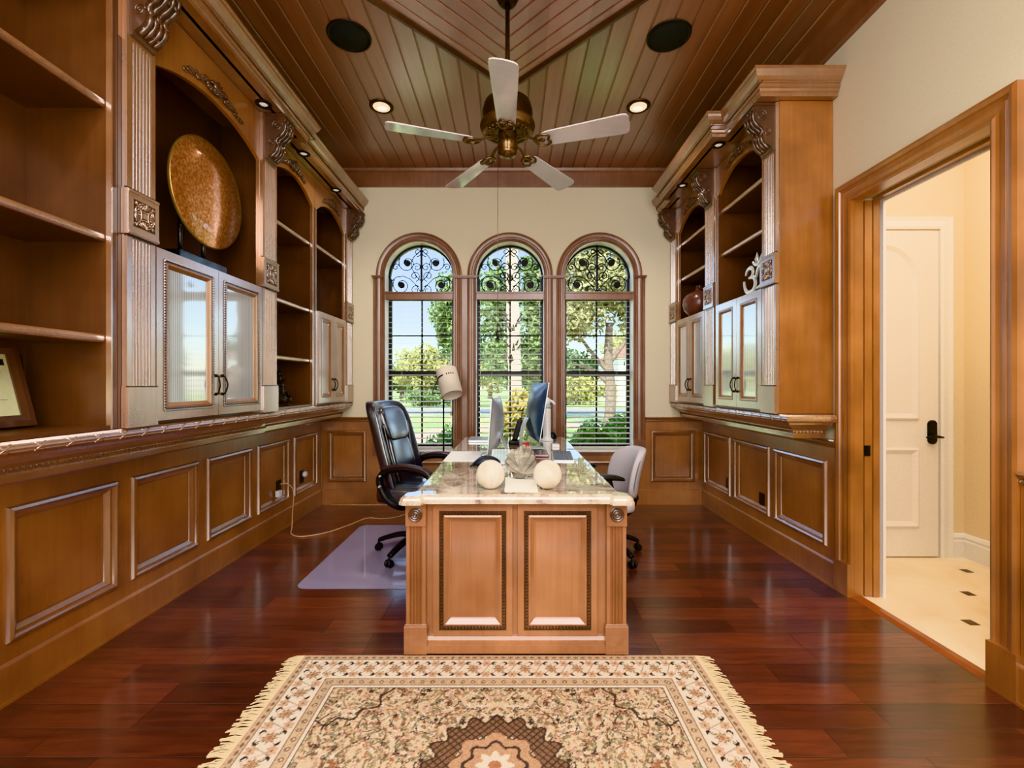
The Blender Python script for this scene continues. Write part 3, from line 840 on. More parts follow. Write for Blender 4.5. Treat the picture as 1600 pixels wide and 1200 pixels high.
o = MB().box(2.2, 3.6, YB, 3.5, 3.3, 3.4).build('ceiling_hall', M['white']); struct(o)
o = MB(lambda u, v, w: (2.2505 + w, u, v)).sweep([(DY0, 0), (DY0, DZ), (DY1, DZ), (DY1, 0)], [(-.012, 0), (-.012, .016), (.07, .016), (.07, 0)]).build('trim_5', M['white']); struct(o)
o = MB().box(WL + .031, 3.4, YB, 3.37, -0.08, 0.0).build('floor_hall', M['hall_floor']); struct(o)
ins = sempty('floor_inset', (3.16, 3.116, 0)); 
im = MB()
for i in range(-2, 5):
    for j in range(-1, 4):
        cx = 3.16 - 0.331 * i - 0.331 * j; cy = 3.116 - 0.337 * i + 0.337 * j
        if 2.3 < cx < 3.33 and cy < 3.3:
            im.add([(cx - .029, cy - .029, .0008), (cx + .029, cy - .029, .0008), (cx + .029, cy + .029, .0008), (cx - .029, cy + .029, .0008)], [(0, 1, 2, 3)])
im.build('tile_inset', M['inset'], ins)
PHB = [(0, 0), (0.018, 0), (0.018, 0.12), (0.012, 0.135), (0.016, 0.15), (0.008, 0.17), (0, 0.18)]
hb = MB()
hb.add(*_ext(PHB, 3.29, 3.4), T=lambda u, v, w: (u, 3.37 - w, v)); hb.add(*_ext(PHB, YB, 3.37 - .002), T=lambda u, v, w: (3.4 - w, u, v))
o = hb.build('baseboard_hall', M['white']); struct(o)
TH = lambda u, v, w: (u, 3.37 - w, v)
hd = sempty('door_2', (2.77, 3.37, 0)); hd['label'] = 'white panelled hall door with a black lever handle'
sl = MB(TH); sl.box(2.35, 3.19, .01, 2.446, 0.0005, 0.018)
sl.build('door_slab', M['hall_door'], hd)
pm = [(0, .018), (0.0, .028), (0.012, .032), (0.03, .024), (0.045, .018)]
MB(TH).sweep([(2.5, 1.035), (3.04, 1.035), (3.04, 2.08)] + arc(2.77, 2.08, .27, 0, PI, 16)[1:-1] + [(2.5, 2.08)], pm, closed=True).build('upper_panel', M['hall_door'], hd)
MB(TH).sweep([(2.5, 0.23), (3.04, 0.23), (3.04, 0.82), (2.5, 0.82)], pm, closed=True).build('lower_panel', M['hall_door'], hd)
dhm = MB(TH); dhm.prism([(3.14 + .034 * math.cos(t), 0.94 + (.09 if math.sin(t) > 0 else -.09) + .034 * math.sin(t) - (.034 if math.sin(t) > 0 else -.034)) for t in [2 * PI * i / 20 for i in range(20)]], .018, .028)
dhm.cyl((3.14, .91, .028), (3.14, .91, .07), .011, n=10)
dhm.tube([(3.14, .91, .066), (3.10, .912, .068), (3.06, .905, .066)], [.011, .01, .008], 8)
dhm.tube([(3.14, .91, .066), (3.185, .905, .064)], [.01, .007], 8)
dhm.build('handle', M['black_metal'], hd)
hc = MB(TH).sweep([(2.335, 0), (2.335, 2.46), (3.205, 2.46), (3.205, 0)], [(0, .0005), (0, .022), (.02, .026), (.06, .02), (.09, .026), (.09, .0005)])
o = hc.build('trim_6', M['white']); struct(o)
th = MB().prism([(WL - .018, .0006), (WL + .005, .012), (WL + .04, .012), (WL + .06, .0006)], DY0 + .001, DY1 - .001, T=lambda u, v, w: (u, w, v))
o = th.build('trim_7', M['threshold']); struct(o)

# outlets
def outlet(x, y, z, T, label, group=None):
    t = thing('wall_outlet', label, 'outlet', T(y, z, 0.009))
    MB(T).box(y - .04, y + .04, z - .062, z + .062, .0085, .014).build('cover_plate', M['plate_black'], t, bevel=.002)
    for dz in (-.025, .025):
        MB(T).box(y - .017, y + .017, z + dz - .014, z + dz + .014, .0145, .0165).build('socket', M['black'], t)
    return t
outlet(0, 3.98, .385, TL, 'black wall outlet with a white charger plugged in, left wainscot')
outlet(0, 4.42, .385, TL, 'black wall outlet under a round white plug, left wainscot near the corner')
outlet(0, 3.72, .335, TR, 'black wall outlet in the middle panel of the right wainscot')
outlet(0, 4.30, .335, TR, 'black wall outlet in the far panel of the right wainscot')
t = thing('charger', 'white rectangular charger plugged into the left wall outlet', 'charger', TL(3.94, .345, .02))
MB(TL).box(3.905, 3.965, .31, .365, .018, .055).build('charger_body', M['white_plastic'], t, bevel=.006)
t = thing('plug', 'round white plug in the outlet nearest the left corner', 'plug', TL(4.44, .405, .02))
m = MB(); m.lathe([(.0, 0), (.028, .0), (.03, .012), (.028, .03), (.018, .036), (0, .037)], 18, TL(4.44, .405, .018), Matrix.Rotation(PI / 2, 3, 'Y')); m.build('plug_cap', M['white_plastic'], t)
MB(TL).box(4.435, 4.445, .40, .41, .0168, .02).build('prong', M['brass'], t)
cd = MB()
pts = [TL(3.985, .41, .024), TL(4.0, .41, .08), TL(4.03, .33, .12), TL(4.05, .12, .10), TL(4.0, .02, .12)]
pts += [(-1.90, 3.86, .006), (-1.78, 3.80, .006), (-1.62, 3.9, .006), (-1.5, 4.10, .006), (-1.40, 4.32, .006), (-1.25, 4.30, .006), (-1.12, 4.36, .006), (-1.0, 4.52, .006), (-.85, 4.60, .006), (-.6, 4.62, .006)]
def smooth(pts, k=6):
    P = [Vector(p) for p in pts]; out = []
    for i in range(len(P) - 1):
        p0 = P[max(i - 1, 0)]; p1 = P[i]; p2 = P[i + 1]; p3 = P[min(i + 2, len(P) - 1)]
        for j in range(k):
            t = j / k
            out.append(0.5 * ((2 * p1) + (p2 - p0) * t + (2 * p0 - 5 * p1 + 4 * p2 - p3) * t * t + (3 * p1 - p0 - 3 * p2 + p3) * t ** 3))
    out.append(P[-1]); return out
cd.tube(smooth(pts), .0045, 6)
o = cd.build('power_cord', M['cord'], origin='base'); tag(o, 'beige power cord trailing from the left wall outlet across the floor', 'cord')
rd = MB().tube([(-1.93, D - .085, .008), (-1.3, D - .085, .008)], .006, 6); o = rd.build('cable_cover', M['cord'], origin='base'); tag(o, 'thin pale cable strip lying along the foot of the back wall', 'cable strip')

# recessed lights, speakers
def can(x, y, label, group):
    t = thing('recessed_light', label, 'ceiling light', (x, y, H), group=group)
    MB().lathe([(.068, H - .0005), (.070, H - .009), (.088, H - .011), (.098, H - .006), (.099, H - .0005)], 28, (x, y, 0), caps=False).build('trim_ring', M['brass_dark'], t)
    MB().lathe([(.069, H - .008), (.06, H - .002), (.0, H - .0015)], 28, (x, y, 0)).build('reflector', M['bulb_cup'], t)
    MB().sphere((x + .0, y + .015, H - .008), (.042, .03, .005), 16, 8).build('bulb', M['bulb'], t)
    return t
can(-1.095, 3.76, 'lit recessed ceiling light left of the fan', 'recessed ceiling lights')
can(1.06, 3.76, 'lit recessed ceiling light right of the fan', 'recessed ceiling lights')
for (x, lab) in ((-1.09, 'round dark ceiling speaker left of the diamond panel'), (1.05, 'round dark ceiling speaker right of the diamond panel')):
    t = thing('ceiling_speaker', lab, 'speaker', (x, 3.0, H), group='ceiling speakers')
    MB().lathe([(.0, H - .006), (.125, H - .006), (.13, H - .0008), (0, H - .0008)], 32, (x, 3.0, 0)).build('speaker_grille', M['speaker'], t)
    MB().lathe([(.126, H - .001), (.127, H - .009), (.142, H - .007), (.145, H - .001)], 32, (x, 3.0, 0), caps=False).build('speaker_rim', M['black'], t)
# ------------------------------------------------------------------ built-in bookcases
ZL = 1.105           # ledge top
ZC = 3.135           # soffit underside
def ledge(name, label, T, segs, ret):
    """segs: list of (y_far, y_near, W); ret: mitred return to the wall at the near end"""
    t = thing(name, label, 'ledge', T(segs[-1][1], 0.947, 0.1))
    prof = lambda: [(.14, .947), (.12, .947), (.115, .955), (.115, .966), (.108, .972), (.108, 1.0), (.088, 1.004), (.074, 1.02), (.04, 1.04), (.034, 1.053), (.012, 1.056), (.002, 1.066), (-.003, 1.08), (.003, 1.096), (.012, ZL), (.14, ZL)]
    path = []
    for (a, b, W) in segs: path += [(a, W), (b, W)]
    if ret: path.append((segs[-1][1], .054))
    T2 = lambda u, v, w: T(u, w, v)
    m = MB(T2).sweep(path, prof())
    m.build('ledge_moulding', M['wood_face'], t)
    c = MB(T)
    for (a, b, W) in segs:
        c.box(b + (.11 if ret else 0), a, .948, ZL - .001, .054, W - .11)
    c.build('ledge_core', M['wood_y'], t)
    r = MB(T2)
    off = .104
    rp = []
    for (a, b, W) in segs: rp += [(a, W - off, .986), (b + (off if ret and (a, b, W) == segs[-1] else 0), W - off, .986)]
    if ret: rp.append((segs[-1][1] + off, .06, .986))
    r.beads(rp, .022, .0125, tilt=.7)
    r.build('rope_moulding', M['wood_y'], t)
    n = MB(T)
    for (a, b, W) in segs:
        y = b + .06
        while y < a - .05:
            for sg in (-1, 1):
                n.tube([T(y - .02, 1.08 - sg * .016, W - .003), T(y, 1.08, W + .0015), T(y + .02, 1.08 + sg * .016, W - .003)], .0035, 5, T=lambda *p: p)
            y += .115
        for zz in (1.07, 1.09): n.box(b, a, zz - .0015, zz + .0015, W - .002, W + .0015)
    n.build('carved_ribbon', M['wood_face'], t)
    return t
ledge('display_ledge', 'carved wooden ledge running the whole length under the left bookcases', TL, [(D - .002, 3.25, .352), (3.25, .85, .402)], False)
ledge('display_ledge', 'carved wooden ledge with a mitred end under the right bookcases', TR, [(D - .002, 2.80, .366)], True)

def cornice(label, T, segs, ret):
    t = thing('cornice', label, 'cornice', T(segs[-1][1], ZC, 0.1))
    prof = [(0, 3.288), (0, 3.276), (.006, 3.270), (.011, 3.258), (.023, 3.238), (.038, 3.222), (.044, 3.219), (.044, 3.210), (.050, 3.207), (.050, 3.185), (.057, 3.181), (.061, 3.166), (.07, 3.160), (.07, ZC + .002), (.14, ZC + .002), (.14, 3.288)]
    T2 = lambda u, v, w: T(u, w, v)
    path = []
    for (a, b, W) in segs: path += [(a, W), (b, W)]
    if ret: path.append((segs[-1][1], .003))
    MB(T2).sweep(path, prof).build('crown_moulding', M['wood_mould'], t)
    s = MB(T)
    for i, (a, b, W) in enumerate(segs):
        s.box(b + (.13 if (i + 1 < len(segs) and segs[i + 1][2] < W) or (ret and i == len(segs) - 1) else -.13 if i + 1 < len(segs) else 0),
              a - (.13 if i > 0 and segs[i - 1][2] < W else -.13 if i > 0 else 0), ZC + .002, ZC + .02, .003, W - .12)
    s.build('soffit', M['wood_y'], t)
    r = MB(T2)
    rp = []
    for i, (a, b, W) in enumerate(segs): rp += [(a, W - .049, 3.196), (b, W - .049, 3.196)]
    r.beads(rp, .014, .007, tilt=.2)
    r.build('bead_moulding', M['glaze'], t)
    return t
cornice('stepped crown cornice along the top of the left bookcases', TL, [(D - .002, 3.48, .528), (3.48, .85, .603)], False)
cornice('stepped crown cornice with a mitred end along the top of the right bookcases', TR, [(D - .002, 4.55, .569), (4.55, 3.26, .665), (3.26, 2.79, .569)], True)

def flute_poly(u0, u1, wb, wt, nf=6, margin=.024):
    P = [(u0, wb), (u1, wb), (u1, wt)]
    w = (u1 - u0 - 2 * margin) / nf
    for i in range(nf):
        a = u1 - margin - i * w
        for k in range(7):
            t = PI * k / 6
            P.append((a - .002 - (w - .004) * (1 - math.cos(t)) / 2, wt - .011 * math.sin(t)))
    P.append((u0, wt))
    return P

def leaf_lump(m, c, r, rot, T):
    Rm = Matrix.Rotation(rot, 3, 'Z')
    m.sphere(c, r, 10, 6, Rm, T=T)

def corbel(par, T, uc, wf, zt, name='corbel', width=.13, hgt=.30, dep=.135):
    S = [(0, 0), (dep, 0), (dep, -.028), (dep - .012, -.04), (dep - .005, -.07), (dep - .012, -.105), (dep - .035, -.135), (dep - .062, -.155), (dep - .07, -.18), (dep - .062, -.205), (dep - .068, -.235), (dep - .09, -.262), (dep - .115, -.28), (.012, -hgt), (0, -hgt)]
    m = MB()
    m.prism([(p_[0] + wf, p_[1] + zt) for p_ in S], uc - width / 2, uc + width / 2, T=lambda p, q, r: T(r, q, p))
    m.prism([(wf, zt), (wf + dep + .008, zt), (wf + dep + .008, zt - .016), (wf, zt - .016)], uc - width / 2 - .006, uc + width / 2 + .006, T=lambda p, q, r: T(r, q, p))
    m.build(name, M['carved'], par)
    k = par.children[-1] if False else None
    lm = MB()
    prof_ = [(p_[0], p_[1]) for p_ in S[2:13]]
    for du in (-.4, -.14, .14, .4):
        Q = [T(uc + du * width * (1.0 - .25 * j / 10), zt + z, wf + w + .002) for j, (w, z) in enumerate(prof_)]
        Q = smooth(Q, 3); k_ = len(Q)
        lm.tube(Q, [.0055 + .0055 * abs(math.sin(j * .55 + du * 4)) for j in range(k_)], 6)
    for (w, z, r) in ((dep - .006, -.055, .022), (dep - .012, -.10, .022), (dep - .06, -.185, .02), (dep - .09, -.255, .016)):
        for du in (-.3, 0, .3):
            lm.sphere((uc + du * width, zt + z, wf + w), (.013, r, .010), 8, 6, Matrix.Rotation(du * 1.4, 3, 'Z'), T=T)
    for sgn in (-1, 1):
        for (w, z, r) in ((.082, -.08, .042), (.045, -.19, .026)):
            sp_ = [T(uc + sgn * (width / 2 + .001), zt + z + (r * (1 - .85 * j / 22)) * math.sin(j * .55), wf + w + (r * (1 - .85 * j / 22)) * math.cos(j * .55)) for j in range(23)]
            lm.tube(sp_, .0042, 6)
    return lm

def pilaster(unit, T, u0, u1, wf, corb=True):
    p = MB(T)
    z0 = ZL + .003
    p.box(u0 - .004, u1 + .004, z0, 1.285, wf, wf + .032)
    p.box(u0 - .002, u1 + .002, 1.285, 1.292, wf, wf + .026)
    Tz = lambda a, b, c: T(a, c, b)
    p.prism(flute_poly(u0, u1, wf, wf + .022), 1.292, 1.955, T=Tz)
    p.prism(flute_poly(u0, u1, wf, wf + .022), 2.157, 2.82, T=Tz)
    p.box(u0, u1, 2.82, ZC - .001, wf, wf + .022)
    po = p.build('pilaster', M['wood_face'], unit)
    gl = MB(T); fw = (u1 - u0 - .048) / 6
    for i in range(6):
        uc_ = u0 + .024 + (i + .5) * fw
        for (za_, zb_) in ((1.296, 1.95), (2.162, 2.815)): gl.box(uc_ - fw * .26, uc_ + fw * .26, za_, zb_, wf + .008, wf + .0135)
    gl.box(u0 - .003, u1 + .003, 1.2852, 1.2918, wf + .020, wf + .0325); gl.box(u0 - .001, u1 + .001, 1.948, 1.956, wf + .01, wf + .0235); gl.box(u0 - .001, u1 + .001, 2.156, 2.164, wf + .01, wf + .0235)
    gl.build('glazed_flute', M['glaze'], po)
    b = MB(T)
    b.box(u0 - .006, u1 + .006, 1.957, 2.155, wf, wf + .034)
    b.box(u0 - .006, u1 + .006, 1.962, 1.97, wf + .034, wf + .038); b.box(u0 - .006, u1 + .006, 2.142, 2.15, wf + .034, wf + .038)
    b.build('rosette_block', M['wood_face'], po)
    uc = (u0 + u1) / 2; zc = 2.056; hs = min((u1 - u0) / 2 - .018, .068)
    q = MB(T); q.box(uc - hs, uc + hs, zc - hs, zc + hs, wf + .034, wf + .0352); q.build('rosette_ground', M['glaze'], po)
    r = MB(T)
    for k in range(4):
        ca, sa = math.cos(k * PI / 2), math.sin(k * PI / 2)
        qq = lambda c: (uc + c[0] * ca - c[1] * sa, zc + c[0] * sa + c[1] * ca, wf + .0365)
        for i in range(-3, 4):
            a_ = i * .36
            c0 = (0, hs * 1.0)
            p0 = (math.sin(a_) * hs * .12, hs * .98 - math.cos(a_) * hs * .12); p1 = (math.sin(a_) * hs * .62, hs * .98 - math.cos(a_) * hs * .55)
            r.tube([qq(p0), qq(p1)], [.002, .0042], 5)
        A = [(math.sin(t) * hs * .76, hs * .98 - math.cos(t) * hs * .68) for t in [-1.45 + 2.9 * j / 12 for j in range(13)]]
        r.tube([qq(c) for c in A], .0036, 5)
    r.box(uc - .012, uc + .012, zc - .012, zc + .012, wf + .0353, wf + .041)
    r.build('carved_rosette', M['wood_face'], po)
    if corb:
        lm = corbel(po, T, uc, wf + .0225, ZC - .0015, width=min(.13, u1 - u0 - .02))
        lm.build('corbel_leaf', M['carved'], po)
    return po

def valance(unit, T, u0, u1, o0, o1, wf, zs, zp, appl=True):
    m = MB(T); n = 24; c = (o0 + o1) / 2; h = (o1 - o0) / 2
    rise = zp - zs; Rr = (h * h + rise * rise) / (2 * rise)
    za = lambda u: zp - Rr + math.sqrt(max(0, Rr * Rr - (u - c) ** 2))
    w0, w1 = wf - .024, wf
    zt = ZC - .001
    poly = [(u0, zt), (u0, zs)] + [(o0 + (o1 - o0) * i / n, za(o0 + (o1 - o0) * i / n)) for i in range(n + 1)] + [(u1, zs), (u1, zt)]
    # strips
    pts = poly[1:-1]
    for i in range(len(pts) - 1):
        (a, za_), (b, zb_) = pts[i], pts[i + 1]
        if b - a < 1e-6: continue
        m.add([(a, za_, w0), (b, zb_, w0), (b, zt, w0), (a, zt, w0), (a, za_, w1), (b, zb_, w1), (b, zt, w1), (a, zt, w1)], [(0, 1, 2, 3), (7, 6, 5, 4), (0, 4, 5, 1)])
    o = m.build('arch_valance', M['wood'], unit, recalc=False)
    if appl:
        a = MB(T); L = min(.62, h * 1.15)
        rr = random.Random(3)
        for i in range(-9, 10):
            u = c + i * L / 19; s = 1 - abs(i) / 11.0
            z = za(u) + .045 + .02 * s
            for k in range(3):
                ang = rr.uniform(-1, 1)
                a.sphere((u + rr.uniform(-.012, .012), z + rr.uniform(-.022, .022) * (s + .2), wf + .004 + .01 * s), (.02 * s + .008, .011, .012 * s + .004), 8, 5, Matrix.Rotation(ang, 3, 'Z'))
        a.sphere((c, za(c) + .07, wf + .012), (.03, .026, .02), 12, 8)
        a.build('carved_applique', M['carved'], o)
    return o

def shelf(unit, T, u0, u1, z, wback, wfront, th=.034):
    m = MB(T); m.box(u0, u1, z - th, z, wback, wfront - .014)
    o = m.build('shelf', M['wood_in_shaded'], unit)
    n = MB(T)
    pr = [(0, -th), (.006, -th + .002), (.013, -th * .75), (.015, -th * .5), (.013, -th * .25), (.006, -.002), (0, 0)]
    n.add(*_ext([(wfront - .0138 + a, z + b) for a, b in pr], u0, u1))
    n.build('shelf_nosing', M['wood_face'], o)
    return o

def door(unit, T, u0, u1, z0, z1, wf, glass=True, rope=False, hside=1):
    f = .062; w0, w1 = wf + .001, wf + .023
    d = MB(T)
    d.box(u0, u0 + f, z0, z1, w0, w1); d.box(u1 - f, u1, z0, z1, w0, w1)
    d.box(u0 + f, u1 - f, z0, z0 + f, w0, w1); d.box(u0 + f, u1 - f, z1 - f, z1, w0, w1)
    if not glass:
        d.box(u0 + f, u1 - f, z0 + f, z1 - f, w0, w0 + .006)
        d.box(u0 + f + .035, u1 - f - .035, z0 + f + .035, z1 - f - .035, w0 + .006, w0 + .014)
    do = d.build('cabinet_door', M['wood_face'], unit)
    rect = lambda e: [(u0 + e, z0 + e), (u1 - e, z0 + e), (u1 - e, z1 - e), (u0 + e, z1 - e)]
    MB(T).sweep(rect(f), [(-.004, w1 - .004), (-.004, w1 + .003), (.006, w1 + .004), (.012, w1 - .002), (.022, w0 + .012), (.024, w0 + .004), (-.004, w0 + .004)], closed=True).build('door_moulding', M['wood_mould'], do)
    MB(T).sweep(rect(f - .006), [(-.005, w1 - .001), (-.005, w1 + .0012), (.003, w1 + .0012), (.003, w1 - .001)], closed=True).build('glazed_groove', M['glaze'], do)
    if rope:
        MB(T).beads([(a, b, w1 + .002) for a, b in rect(f - .015)], .0135, .0082, closed=True, tilt=.9).build('rope_moulding', M['glaze'], do)
    if glass:
        g = MB(T); a, b = u0 + f + .004, u1 - f - .004
        nr = max(10, int((b - a) / .011)); k = 4
        g.box(a, b, z0 + f + .004, z1 - f - .004, w0 + .006, w0 + .010)
        g.box(a, b, z0 + f + .004, z1 - f - .004, w0 + .001, w0 + .004)
        g.build('reeded_glass', M['reeded'], do, recalc=False)
    hu = u1 - .026 if hside > 0 else u0 + .026; hz = z0 + .17
    h = MB()
    pts = [T(hu, hz - .052, w1), T(hu, hz - .05, w1 + .014), T(hu - hside * .004, hz - .03, w1 + .024), T(hu - hside * .006, hz, w1 + .03), T(hu - hside * .004, hz + .03, w1 + .024), T(hu, hz + .05, w1 + .014), T(hu, hz + .052, w1)]
    h.tube(smooth(pts, 4), .0042, 6)
    for dz in (-.052, .052): h.sphere(T(hu, hz + dz, w1 + .004), .009, 10, 6)
    h.build('door_handle', M['black_metal'], do)
    return do

def bookcase(label, T, y0, y1, wf, o0, o1, shelves, zs, zp, doors=None, pil=(), near_panel=False, appl=True):
    t = thing('bookcase', label, 'bookcase', T((y0 + y1) / 2, ZL + .002, wf / 2), group=None)
    zb = ZL + .002
    MB(T).box(y0 + .022, y1 - .022, zb, ZC - .001, .003, .016).build('back_panel', M['wood_in_shaded'], t)
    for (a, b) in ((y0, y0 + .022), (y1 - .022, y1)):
        MB(T).box(a, b, zb, ZC - .001, .003, wf - .001).build('side_panel', M['wood'] if near_panel and a == y0 else M['wood_in_shaded'], t)
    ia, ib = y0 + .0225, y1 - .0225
    MB(T).box(ia, ib, zb, zb + .018, .0165, wf - .002).build('bottom_panel', M['wood_in_shaded'], t)
    if o0 - y0 > .03: MB(T).box(y0 + .0225, o0, zb, zs, wf - .022, wf).build('face_stile', M['wood_face'], t)
    if y1 - o1 > .03: MB(T).box(o1, y1 - .0225, zb, zs, wf - .022, wf).build('face_stile', M['wood_face'], t)
    for z in shelves: shelf(t, T, ia, ib, z, .0165, wf - .026)
    if zs: valance(t, T, y0, y1, o0, o1, wf, zs, zp, appl)
    for (a, b) in pil: pilaster(t, T, a, b, wf + .0005)
    if doors:
        z0, z1, glass, rope = doors
        shelf(t, T, ia, ib, z1 + .002, .0165, wf - .002)
        mid = (o0 + o1) / 2
        door(t, T, o0 + .002, mid - .0015, z0, z1, wf, glass, rope, 1)
        door(t, T, mid + .0015, o1 - .002, z0, z1, wf, glass, rope, -1)
    return t

bookcase('open bookcase nearest the camera on the left, empty but for two picture frames', TL, .86, 1.930, .385, .90, 1.90, [1.51, 1.94, 2.51, 3.0], 3.05, 3.06, appl=False)
bookcase('wide left bookcase with two ribbed glass doors below a copper disc', TL, 1.933, 3.216, .385, 2.112, 3.012, [], 2.81, 2.92, (1.125, 1.948, True, True), [(1.952, 2.108), (3.016, 3.196)])
bookcase('narrow left bookcase of open shelves holding a small dark figurine', TL, 3.22, 3.975, .335, 3.245, 3.93, [1.52, 1.96, 2.55], 2.86, 2.98)
bookcase('far left bookcase with two solid panelled wooden doors', TL, 3.978, 4.862, .335, 4.01, 4.665, [2.58], 2.86, 2.98, (1.125, 1.955, False, False), [(4.675, 4.85)])
bookcase('right bookcase nearest the doorway with a silver symbol on its cabinet', TR, 2.905, 3.79, .35, 3.075, 3.768, [2.40, 2.765], 2.89, 3.02, (1.125, 1.955, True, False), [(2.91, 3.070)], near_panel=True)
bookcase('far right bookcase with a round terracotta vase on its cabinet', TR, 3.793, 4.862, .35, 3.985, 4.660, [2.40, 2.765], 2.86, 2.99, (1.125, 1.955, True, False), [(3.800, 3.978), (4.668, 4.85)])

def puck(T, y, w, label):
    x, yy, z = T(y, ZC + .0015, w)
    t = thing('recessed_spotlight', label, 'light', (x, yy, z))
    MB().lathe([(.026, z - .0005), (.028, z - .006), (.046, z - .008), (.052, z - .0005)], 24, (x, yy, 0), caps=False).build('puck_ring', M['black'], t)
    MB().lathe([(.0, z - .005), (.022, z - .004), (.026, z - .0008)], 20, (x, yy, 0)).build('puck_lens', M['puck_bulb'], t)
puck(TL, 2.94, .455, 'small black recessed light above the copper disc bay')
puck(TL, 3.57, .425, 'small black recessed light above the left open shelves')
puck(TL, 4.24, .42, 'small black recessed light above the left solid cabinet doors')
puck(TR, 3.44, .50, 'small black recessed light above the bay with the silver symbol')
puck(TR, 4.14, .51, 'small black recessed light above the terracotta vase bay')

# things on the shelves
zs = 1.9515
t = thing('copper_disc', 'large round copper flake disc on a black stand above the ribbed glass doors', 'sculpture', (-1.855, 2.6, zs))
MB().box(-1.93, -1.78, 2.40, 2.80, zs, zs + .075).build('stand_base', M['stand_black'], t, bevel=.003)
for y in (2.53, 2.72): MB().cyl((-1.875, y, zs + .075), (-1.875, y, 2.26), .012, n=10).build('stand_rod', M['stand_black'], t)
d = MB(); r_ = .318
d.lathe([(0, 0), (r_ * .5, .002), (r_ - .004, 0), (r_, -.004), (r_, -.012), (r_ - .004, -.016), (r_ * .5, -.012), (0, -.012)], 64, (-1.845, 2.735, 2.456), Matrix.Rotation(PI / 2, 3, 'Y'))
d.build('disc', M['copper'], t)
M['rim'] = plain('gilt_edge', (214, 176, 110), .3, metal=.6)
d = MB().lathe([(r_ + .0005, .001), (r_ + .004, -.003), (r_ + .004, -.013), (r_ + .0005, -.017)], 64, (-1.845, 2.735, 2.456), Matrix.Rotation(PI / 2, 3, 'Y'), caps=False)
d.build('disc_rim', M['rim'], t)

zv = 1.9585
v = MB().lathe([(.0, 0), (.075, 0), (.10, .02), (.145, .08), (.158, .135), (.15, .19), (.12, .23), (.075, .255), (.045, .268), (.034, .285), (.03, .31), (.036, .318), (.028, .32), (.024, .30), (0, .29)], 36, (1.865, 4.46, zv))
o = v.build('vase', M['vase'], origin='base'); tag(o, 'round terracotta vase with a narrow neck on the far right cabinet', 'vase')

t = thing('om_sculpture', 'polished silver om symbol standing on the right cabinet by the doorway', 'sculpture', (1.80, 3.335, zv))
OW, OH = .29, .255
def om(pts, r, n=6, m=None):
    P = smooth([(1.80, 3.48 - p[0] * OW, zv + .018 + p[1] * OH) for p in pts], n)
    k = len(P); rs = []
    for i in range(k):
        e = math.sin(PI * min(1, max(0, (i + 2) / (k + 3)))) ** .4
        rs.append((r * .45, r * e))
    m.tube(P, rs, 8, flat=(1, 0, 0))
m = MB()
om([(.12, .60), (.18, .73), (.34, .78), (.46, .68), (.44, .54), (.30, .48)], .018, m=m)
om([(.28, .49), (.48, .47), (.58, .32), (.54, .14), (.40, .06), (.22, .07), (.09, .2), (.03, .44)], .022, m=m)
om([(.5, .44), (.62, .46), (.68, .60), (.78, .72), (.92, .66), (.97, .48), (.94, .28), (.82, .15), (.64, .10)], .021, m=m)
m.build('glyph', M['silver'], t)
m = MB(); om([(.46, .92), (.55, .82), (.68, .80), (.80, .86), (.88, 1.02)], .015, m=m); m.build('crescent', M['silver'], t)
m = MB(); c = (1.80, 3.48 - .67 * OW, zv + 1.0 * OH); m.lathe([(0, -.05), (.012, -.02), (.02, .0), (.012, .025), (0, .055)], 12, c); m.build('flame', M['silver'], t)
MB().box(1.785, 1.815, 3.48 - .75 * OW, 3.48 - .3 * OW, zv, zv + .016).build('foot', M['silver'], t, bevel=.003)

zf = ZL + .002 + .0185
fx, fy = -1.875, 3.60
zf += .02
t = thing('figurine', 'small dark bronze seated figurine on the lowest left open shelf', 'figurine', (fx, fy, zf))
m = MB()
m.sphere((fx, fy, zf + .035), (.062, .085, .036), 16, 8)
m.sphere((fx, fy, zf + .10), (.042, .055, .065), 16, 10)
m.sphere((fx + .004, fy, zf + .145), (.036, .06, .03), 14, 8)
m.sphere((fx + .01, fy, zf + .195), (.034, .032, .04), 14, 10)
m.sphere((fx + .004, fy, zf + .232), (.024, .022, .03), 12, 8)
m.sphere((fx + .044, fy, zf + .19), (.008, .007, .012), 8, 6)
for sg in (-1, 1):
    m.tube(smooth([(fx, fy + sg * .05, zf + .15), (fx + .012, fy + sg * .082, zf + .105), (fx + .05, fy + sg * .078, zf + .06)], 4), [.018, .017, .016, .016, .016, .015, .015, .014, .013], 8)
    m.tube(smooth([(fx, fy + sg * .03, zf + .04), (fx + .03, fy + sg * .10, zf + .032), (fx + .06, fy + sg * .03, zf + .022)], 4), [.03, .03, .03, .028, .028, .026, .024, .02, .016], 8)
    m.sphere((fx + .004, fy + sg * .036, zf + .19), (.006, .008, .02), 8, 6)
m.build('figure', M['figurine'], t)
zf -= .02
MB().lathe([(0, .0005), (.085, .0005), (.088, .008), (.08, .016), (0, .016)], 24, (fx, fy, zf)).build('plinth', M['figurine'], t)

